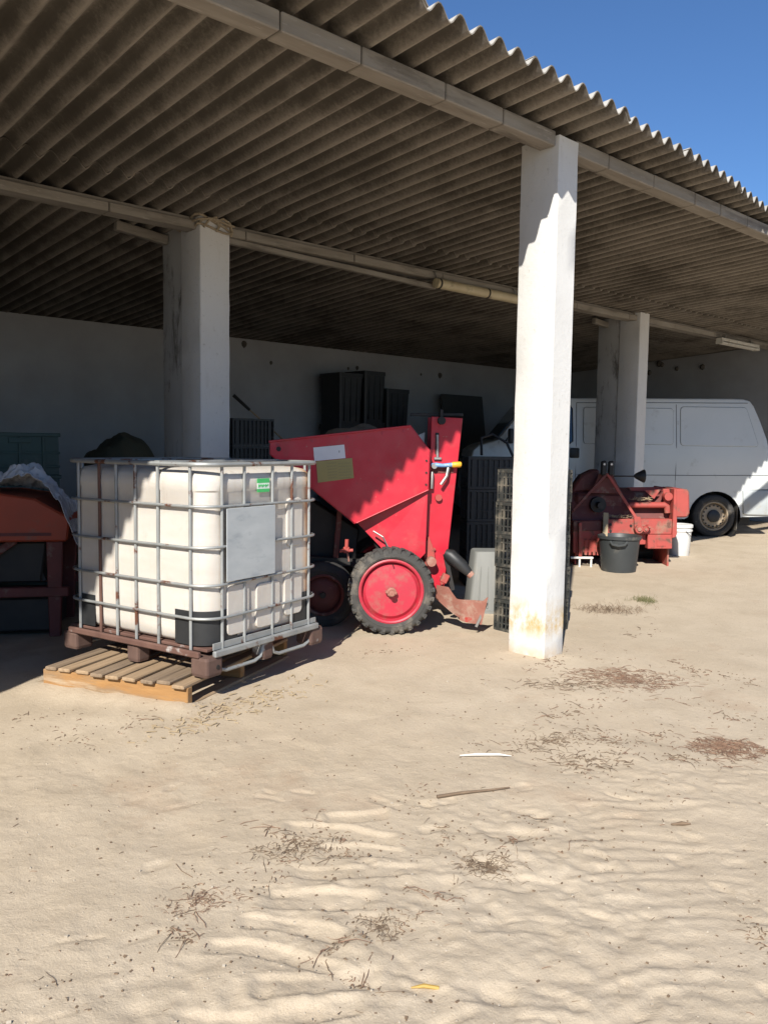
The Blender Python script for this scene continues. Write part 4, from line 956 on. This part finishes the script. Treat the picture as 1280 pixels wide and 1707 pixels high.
    P('hitch_tab', [(.07, .56), (.14, .56), (.16, .44), (.08, .42)], -.06, -.045, bev=.003)
    for x, z in ((-.17, .47), (-.17, .40), (.05, .46)): MB().lathe([(.014, -.03), (.014, -.018)], (x, 0, z), 'y', 10).build('bolt', 'black_iron', o)
    # parking stand
    MB().bar((-.507, -.05, .49), (-.495, -.05, .12), .035, .035).build('stand_post', 'red_faded', o, .004)
    MB().b2((-.60, -.075, .096), (-.355, -.03, .118)).build('stand_foot', 'white_plastic', o, .004)
    for x in (-.50, -.375): MB().b2((x - .01, -.065, -.03), (x + .01, -.045, .097)).build('stand_leg', 'white_plastic', o, .003)
    # side skids and rear roller on the ground
    for x in (-.52, .50): P('skid', [(x, .36), (x + .02, .36), (x + .02, .0), (x, .0)], .10, .62, 'red_faded', .003)
    MB().tube([(-.5, .66, .09), (.5, .66, .09)], .085, 18).build('roller', 'black_iron', o, smooth=True)
    # strap, straw on the shelf, cone guard
    b = MB(); b.bar((-.232, -.05, .60), (-.242, -.085, .22), .055, .012, up=(0, 1, 0)); b.build('strap', 'strap_tan', o, .003)
    b = MB(); rr = random.Random(9)
    for k in range(120):
        x = rr.uniform(-.2, .08) if k % 2 else rr.uniform(.10, .28); y = rr.uniform(.0, .12); z = (.535 if k % 2 else .735) + rr.uniform(0, .03); a = rr.uniform(0, 6.3); l = rr.uniform(.02, .06)
        b.bar((x, y, z), (x + math.cos(a) * l, y + math.sin(a) * l * .5, z + rr.uniform(-.005, .015)), .004, .003)
    s = b.build('straw', 'strap_tan', o); s['kind'] = 'stuff'
    MB().tube([(-.14, .04, .992), (.09, .0, .995)], .007, 8).build('guard_rod', 'black_iron', o)
    MB().lathe([(.012, .07), (.03, .09), (.068, .165), (.072, .18), (.05, .175), (.001, .16)], (0, 0, .998), 'x', 20).build('cone_guard', 'black_plastic', o, smooth=True)
mower()

# ------------------------------------------------------------------ van
def van():
    o = thing('white_van', 'white panel van parked in the shade behind the flail mower', 'van', (11.366, 5.481, 0.085), R(-42.4))
    def arc(cx, r, n=14):
        return [(cx + r * math.cos(R(a)), .29 + r * math.sin(R(a))) for a in np.linspace(0, 180, n)]
    out = [(-3.43, .30), (-3.53, .34), (-3.54, .56), (-3.515, .60), (-3.50, .85), (-3.475, 1.08), (-3.44, 1.20), (-3.36, 1.265), (-3.10, 1.345), (-2.83, 1.70), (-2.66, 1.865), (-2.55, 1.915), (-2.30, 1.945), (-1.5, 1.958), (-.85, 1.963), (.20, 1.972), (.36, 1.968), (.455, 1.94), (.51, 1.87), (.60, 1.66), (.695, 1.40), (.735, 1.20), (.755, .90), (.76, .69), (.80, .67), (.805, .36), (.77, .31), (.40, .30)]
    out += arc(0, .372) + [(-.42, .26), (-2.50, .26)] + arc(-2.92, .372)
    HW = 1.80
    def tum(x, y, z):
        k = max(0, z - 1.22) * .12 + max(0, .8 - z) * .05
        f = max(0, -x - 2.9) * .16
        if y < HW / 2: return (x, y + k + f, z)
        return (x, y - k - f, z)
    bm = bmesh.new()
    vs_ = [bm.verts.new((x, 0, z)) for x, z in out]; face = bm.faces.new(vs_)
    r = bmesh.ops.extrude_face_region(bm, geom=[face]); nv = [v for v in r['geom'] if isinstance(v, bmesh.types.BMVert)]
    bmesh.ops.translate(bm, verts=nv, vec=(0, HW, 0))
    for z in (.5, .8, 1.0, 1.22, 1.42, 1.62, 1.80): bmesh.ops.bisect_plane(bm, geom=bm.verts[:] + bm.edges[:] + bm.faces[:], plane_co=(0, 0, z), plane_no=(0, 0, 1))
    for x in (-2.9, -2.2, -1.4, -.6, .4): bmesh.ops.bisect_plane(bm, geom=bm.verts[:] + bm.edges[:] + bm.faces[:], plane_co=(x, 0, 0), plane_no=(1, 0, 0))
    es = [e for e in bm.edges if len(e.link_faces) == 2 and e.calc_face_angle(0) > R(60) and abs(e.verts[0].co.y - e.verts[1].co.y) < 1e-4]
    es = [e for e in es if not (e.verts[0].co.z < .67 and e.verts[1].co.z < .67)]
    bmesh.ops.bevel(bm, geom=es, offset=.055, segments=4, affect='EDGES', profile=.5, clamp_overlap=True)
    for v in bm.verts: v.co = Vector(tum(*v.co))
    bmesh.ops.recalc_face_normals(bm, faces=bm.faces)
    me = bpy.data.meshes.new('body'); bm.to_mesh(me); bm.free(); me.materials.append(MATS['van_paint'])
    me.polygons.foreach_set('use_smooth', [True] * len(me.polygons)); me.set_sharp_from_angle(angle=R(32))
    body = bpy.data.objects.new('body', me); COL.objects.link(body); body.parent = o
    def on(name, poly, y, t, m, bev=0, par=None):
        # panel following the tumblehome
        n = len(poly); b = MB(); b.prism(poly, y, y + t, tum); return b.build(name, m, par or o, bev, smooth=bool(bev))
    def rr(x0, x1, z0, z1, r=.05, sl=0): return [(x + sl * (z1 - z), z) for x, z in rrect(x0, x1, z0, z1, r, 4)]
    def frame(name, poly, y, wdt, m):
        b = MB(); pts = [tum(x, y, z) for x, z in poly]; b.tube(pts, wdt, 6, True); return b.build(name, m, body, smooth=True)
    # pressed window blanks
    for nm, pl in (('window_blank', rr(-1.90, -.635, 1.31, 1.822, .04)), ('window_blank', [(x + (max(0, x - .2) / .36) * (-.17) * ((z - 1.30) / .55), z) for x, z in rrect(-.53, .575, 1.30, 1.848, .05, 5)])):
        on(nm, pl, -.010, .012, 'van_paint', .005, body); frame('blank_groove', pl, .0005, .0042, 'van_seam')
    # cab door window and windscreen
    cw = [(-3.02, 1.31), (-2.80, 1.60), (-2.64, 1.79), (-2.58, 1.83), (-2.09, 1.845), (-2.06, 1.80), (-2.05, 1.34), (-2.09, 1.31)]
    on('cab_window', cw, -.006, .008, 'dark_glass', 0, o); frame('window_seal', cw, -.004, .010, 'black_plastic')
    on('cab_window', cw, HW - .002, .008, 'dark_glass', 0, o)
    b = MB(); q = [(-3.10, .22, 1.362), (-2.70, .26, 1.872), (-2.70, HW - .26, 1.872), (-3.10, HW - .22, 1.362)]
    d = Vector((-.6, 0, .5)).normalized() * .006; q2 = [tuple(Vector(p) + d) for p in q]
    q = [tuple(Vector(p) - d) for p in q]
    b.add(q + q2, [(0, 1, 2, 3), (7, 6, 5, 4), (0, 4, 5, 1), (1, 5, 6, 2), (2, 6, 7, 3), (3, 7, 4, 0)]).build('windscreen', 'dark_glass', o)
    # seams
    def seam(pts, r=.0045): b = MB(); b.tube([tum(x, .0, z) for x, z in pts], r, 6); b.build('seam', 'van_seam', body)
    seam([(-3.09, 1.33), (-3.09, .95), (-3.10, .45)]); seam([(-2.0, 1.88), (-2.0, 1.3), (-2.0, .80), (-2.02, .32)])
    seam([(-.59, 1.88), (-.585, 1.3), (-.585, .88), (-.585, .40)]); seam([(-3.3, .872), (-1.9, .874), (-.35, .882), (.74, .897)], .005)
    seam([(-2.0, 1.885), (-.9, 1.90), (.42, 1.912)], .005)
    seam([(.40, .68), (.76, .695)], .007)
    # handle, mirror, bumper, lamps, flap, wheels
    h = MB(); h.b2((-2.09, -.022, 1.105), (-1.955, .012, 1.248)); h.build('handle', 'black_plastic', o, .02, True, 2)
    MB().box((-2.95, -.14, 1.40), (.06, .17, .21)).build('mirror', 'black_plastic', o, .02, True, 2)
    MB().tube([(-2.93, .03, 1.34), (-2.94, -.08, 1.36)], .018, 8).build('mirror_arm', 'black_plastic', o)
    MB().prism([(.37, .685), (.83, .69), (.835, .40), (.80, .33), (.40, .335)], -.018, HW + .018).build('rear_bumper', 'van_bumper', o, .02, True, 2)
    MB().prism([(-3.57, .60), (-3.28, .60), (-3.29, .31), (-3.55, .31)], .08, HW - .08).build('front_bumper', 'van_bumper', o, .02, True, 2)
    MB().prism([(.70, .78), (.772, .78), (.755, 1.15), (.70, 1.15)], .03, .16).build('tail_lamp', 'red_rim', o, .008)
    MB().b2((.315, .02, .10), (.33, .24, .50)).build('mud_flap', 'rubber', o, .004)
    for x in (0, -2.92):
        for y, fl in ((.12, 1), (HW - .12, -1)):
            ty, rim = wheel(o, (x, y, .305), .305, .20, 0, 'rubber', 'rim_dusty', .20, .045)
            if fl > 0:
                for k in range(16):
                    a = 2 * math.pi * k / 16; MB().lathe([(.0125, -.004), (.0125, .004)], (x + .150 * math.cos(a), y - .0655, .305 + .150 * math.sin(a)), 'y', 8).build('vent_hole', 'black_iron', rim)
                MB().lathe([(.09, -.066), (.086, -.085), (.05, -.10), (.001, -.10)], (x, y, .305), 'y', 22, False).build('hub_cap', 'black_plastic', rim, smooth=True)
                # dark wheel house liner
                MB().lathe([(.366, .005), (.366, .45), (.01, .45)], (x, 0, .29), 'y', 30, False).build('wheel_house', 'black_plastic', o)
    MB().b2((-3.2, .25, .16), (.6, HW - .25, .28)).build('underbody', 'black_iron', o)
van()

# ------------------------------------------------------------------ litter on the sand
def fan_twig(b, rnd, x, y, a, L, r, lift=.012, seg=3):
    P = []; z0 = None; ca = a
    n = seg + 1
    for k in range(n):
        z = gh(x, y) + r * .8 + lift * math.sin(math.pi * k / (n - 1)) * rnd.uniform(.1, 1)
        P.append((x, y, z)); ca += rnd.uniform(-.3, .3); x += math.cos(ca) * L / seg; y += math.sin(ca) * L / seg
    b.tube(P, [r * (1 - .5 * k / n) for k in range(n)], 4)
def clump(x, y, rad, n, m, name, label, cat, L=(.04, .12), r=(.0009, .0022), stretch=1.0, ang=0.0, lift=.007, group=None):
    rnd = random.Random(int(abs(x * 977 + y * 313))); b = MB(); n = int(n * 2.0); L = (L[0] * .45, L[1] * .62); r = (r[0] * .7, r[1] * .75)
    for k in range(n):
        d = rnd.random() ** .7 * rad * 1.15 * (1 if rnd.random() < .86 else 1.9); t = rnd.uniform(0, 6.283); px = d * math.cos(t) * stretch; py = d * math.sin(t)
        fan_twig(b, rnd, x + px * math.cos(ang) - py * math.sin(ang), y + px * math.sin(ang) + py * math.cos(ang), rnd.uniform(0, 6.283), rnd.uniform(*L), rnd.uniform(*r), lift)
    t = thing(name, label, cat, (x, y, gh(x, y)), 0, group)
    b.v = [(p[0] - x, p[1] - y, p[2] - gh(x, y)) for p in b.v]
    st = b.build('dry_stalks', m, t); st['kind'] = 'stuff'
    return t
S_ANG = R(-42.4)
G = 'dry weed clumps on the sand'
clump(4.26, 2.54, .20, 260, 'straw_red', 'dry_weed_clump', 'largest reddish dry weed clump on the sand right of the sunlit pillar', 'weed clump', (.05, .16), stretch=1.5, ang=S_ANG, group=G)
clump(3.62, 1.63, .12, 230, 'straw_red', 'dry_weed_clump', 'round reddish dry weed clump near the right edge of the yard', 'weed clump', (.04, .12), stretch=1.2, ang=S_ANG, group=G)
clump(1.99, 1.66, .065, 120, 'twig', 'dry_weed_clump', 'small brown root clump on the rippled sand in front', 'weed clump', (.03, .07), (.0007, .0015), 1.2, S_ANG, group=G)
clump(3.90, 2.66, .10, 80, 'twig', 'dry_weed_clump', 'thin trail of dry weeds left of the largest clump', 'weed clump', (.04, .12), stretch=2.6, ang=R(-36), group=G)
clump(3.05, 2.20, .09, 70, 'twig', 'dry_weed_clump', 'dry root tuft beside the white splinter', 'weed clump', (.03, .09), stretch=2.2, ang=R(-20), group=G)
clump(3.0, 1.95, .10, 60, 'twig', 'dry_weed_clump', 'brown twig tangle in front of the white splinter', 'weed clump', (.03, .09), stretch=1.5, ang=S_ANG, group=G)
clump(5.907, 3.681, .14, 90, 'twig', 'dry_weed_clump', 'low dry weed tuft right of the crate stack', 'weed clump', (.06, .16), stretch=1.6, ang=S_ANG, lift=.05, group=G)
clump(6.456, 3.702, .08, 70, 'weed_green', 'green_weed', 'small greenish weed beyond the low dry tuft', 'weed', (.04, .09), lift=.05)
clump(1.19, 2.08, .055, 60, 'straw_red', 'dry_weed_clump', 'small reddish weed clump on the sand at lower left', 'weed clump', (.02, .06), (.0007, .0014), 2.0, R(-20), group=G)
clump(1.58, 2.17, .07, 90, 'twig', 'dry_weed_clump', 'brown clump of roots in the trampled sand below the tank', 'weed clump', (.02, .07), (.0007, .0015), 1.8, R(-25), group=G)
clump(1.50, 1.62, .05, 60, 'twig', 'dry_weed_clump', 'little dark root clump left of the brown root clump in front', 'weed clump', (.02, .06), (.0006, .0013), 1.2, R(40), group=G)
def single(name, P, r, m, label, cat):
    b = MB(); b.tube([(x, y, gh(x, y) + z) for x, y, z in P], r, 6); tag(b.build(name, m, None, smooth=True), label, cat)
single('white_splinter', [(2.60, 2.34, .006), (2.66, 2.29, .012), (2.74, 2.235, .010), (2.78, 2.20, .006)], [.002, .006, .005, .001], 'chip_white', 'long white splinter lying on the sand', 'splinter')
single('stick', [(2.22, 2.11, .006), (2.31, 2.065, .010), (2.42, 2.03, .008), (2.52, 2.0, .006)], [.007, .006, .0045, .003], 'twig', 'thin brown stick lying on the sand in the middle', 'stick')
single('yellow_leaf', [(1.385, 1.392, .004), (1.41, 1.372, .008), (1.437, 1.346, .004)], [.002, .0055, .005], 'leaf_yellow', 'small yellow husk on the sand at the bottom edge', 'husk')
single('dark_chip', [(2.72, 1.42, .004), (2.75, 1.395, .008), (2.775, 1.375, .004)], [.003, .008, .003], 'twig', 'dark brown oval chip on the rippled sand at right', 'chip')
for k, (x, y, a) in enumerate(((2.95, 1.45, 1.0), (3.2, 1.5, -.6), (1.55, 1.35, 1.9), (.95, 1.75, .9), (1.9, 2.7, .3))):
    pass
def litter():
    rnd = random.Random(21); b = MB(); red = MB()
    def pt(S, D): return D * FX + S * FY, D * FY - S * FX
    CL = [(4.29, 2.54), (4.76, 2.41), (4.78, 2.14), (3.72, 2.43), (3.47, 2.38), (3.27, 2.05), (3.46, 1.94), (3.33, 1.67), (2.97, 2.26), (2.9, 1.95), (2.89, 1.56), (2.19, 2.17), (2.04, 1.9), (1.64, 2.19), (1.74, 2.1), (1.47, 2.07), (1.2, 2.12), (1.63, 1.99), (1.56, 1.64), (1.73, 1.66), (2.15, 1.7), (2.37, 1.74), (1.3, 1.49), (1.35, 1.64), (1.06, 1.96), (0.71, 1.94), (1.75, 3.65), (1.4, 4.0), (2.08, 3.54), (1.45, 3.63), (2.27, 0.91), (2.34, 1.47), (4.07, 1.76), (4.11, 1.97), (4.5, 3.0), (4.2, 3.05), (5.4, 3.1), (3.6, 3.9)]
    for (cx, cy) in CL:
        dist = math.hypot(cx, cy); sc = dist / 3.2
        cs_ = rnd.uniform(.4, 1.1); ca_ = rnd.uniform(0, 3.14)
        for k in range(int(rnd.choice((8, 12, 18, 30, 46)))):
            gu = rnd.gauss(0, .13 * sc * cs_); gv = rnd.gauss(0, .035 * sc * cs_); x = cx + gu * math.cos(ca_) - gv * math.sin(ca_); y = cy + gu * math.sin(ca_) + gv * math.cos(ca_); q = rnd.random()
            L = rnd.uniform(.006, .026) * sc ** .5 if q < .88 else rnd.uniform(.04, .11)
            fan_twig(b if rnd.random() < .65 else red, rnd, x, y, rnd.uniform(0, 6.28), L, rnd.uniform(.0008, .0020) * sc ** .5, .005, 2 if q < .88 else 4)
    for k in range(170):
        D = 1.75 + 4.5 * rnd.random() ** 1.3; S = rnd.uniform(-.5, .56) * D; x, y = pt(S, D)
        if x < 3.2 and y > 3.3 and x > 1.4: continue
        fan_twig(b if rnd.random() < .6 else red, rnd, x, y, rnd.uniform(0, 6.28), rnd.uniform(.006, .03), rnd.uniform(.0007, .0016), .004, 2)
    o = b.build('straw_litter', 'twig'); o['kind'] = 'stuff'; o['label'] = 'dark bits of twig and root scattered over the sand'; o['category'] = 'litter'
    o = red.build('straw_litter', 'straw_red'); o['kind'] = 'stuff'; o['label'] = 'reddish straw scattered over the sand'; o['category'] = 'litter'
    p = MB()
    for k in range(700):
        D = 1.75 + 3.5 * rnd.random() ** 1.6; S = rnd.uniform(-.54, .58) * D; x, y = pt(S, D); s = rnd.uniform(.0015, .0042) * (1.8 if rnd.random() < .06 else 1)
        p.box((x, y, gh(x, y) + s * .2), (s * rnd.uniform(1, 1.8), s * 1.2, s), Matrix.Rotation(rnd.uniform(0, 3), 3, 'Z') @ Matrix.Rotation(rnd.uniform(-.6, .6), 3, 'X'))
    cr = MB()
    for k in range(1300):
        if k % 3: cx, cy = CL[rnd.randrange(len(CL))]; x = cx + rnd.gauss(0, .14); y = cy + rnd.gauss(0, .10)
        else: x, y = pt(rnd.uniform(-.5, .56) * 2.6, 1.8 + 2.6 * rnd.random())
        s = rnd.uniform(.0016, .0050)
        cr.box((x, y, gh(x, y) + s * .15), (s * rnd.uniform(1, 2.4), s * 1.3, s * .8), Matrix.Rotation(rnd.uniform(0, 3), 3, 'Z') @ Matrix.Rotation(rnd.uniform(-.6, .6), 3, 'X'))
    o = cr.build('soil_crumbs', 'twig'); o['kind'] = 'stuff'; o['label'] = 'brown crumbs of soil and bark on the sand'; o['category'] = 'crumbs'
    o = p.build('pebbles', 'pebble', None, .0006); o['kind'] = 'stuff'; o['label'] = 'tiny pale pebbles on the sand'; o['category'] = 'pebbles'
    # splinters and husks by the pallet
    c = MB()
    for k in range(170):
        x = 2.22 + rnd.gauss(0, .28); y = 3.52 + rnd.gauss(0, .09) + (x - 2.22) * .25
        a = rnd.uniform(0, 3.1); L = rnd.uniform(.01, .05); z = gh(x, y) + .003
        c.bar((x, y, z), (x + math.cos(a) * L, y + math.sin(a) * L, z + rnd.uniform(0, .008)), rnd.uniform(.003, .009), .003)
    o = c.build('wood_splinters', 'strap_tan'); o['kind'] = 'stuff'; o['label'] = 'wood splinters on the sand beside the pallet'; o['category'] = 'splinters'
litter()
bpy.context.view_layer.update()
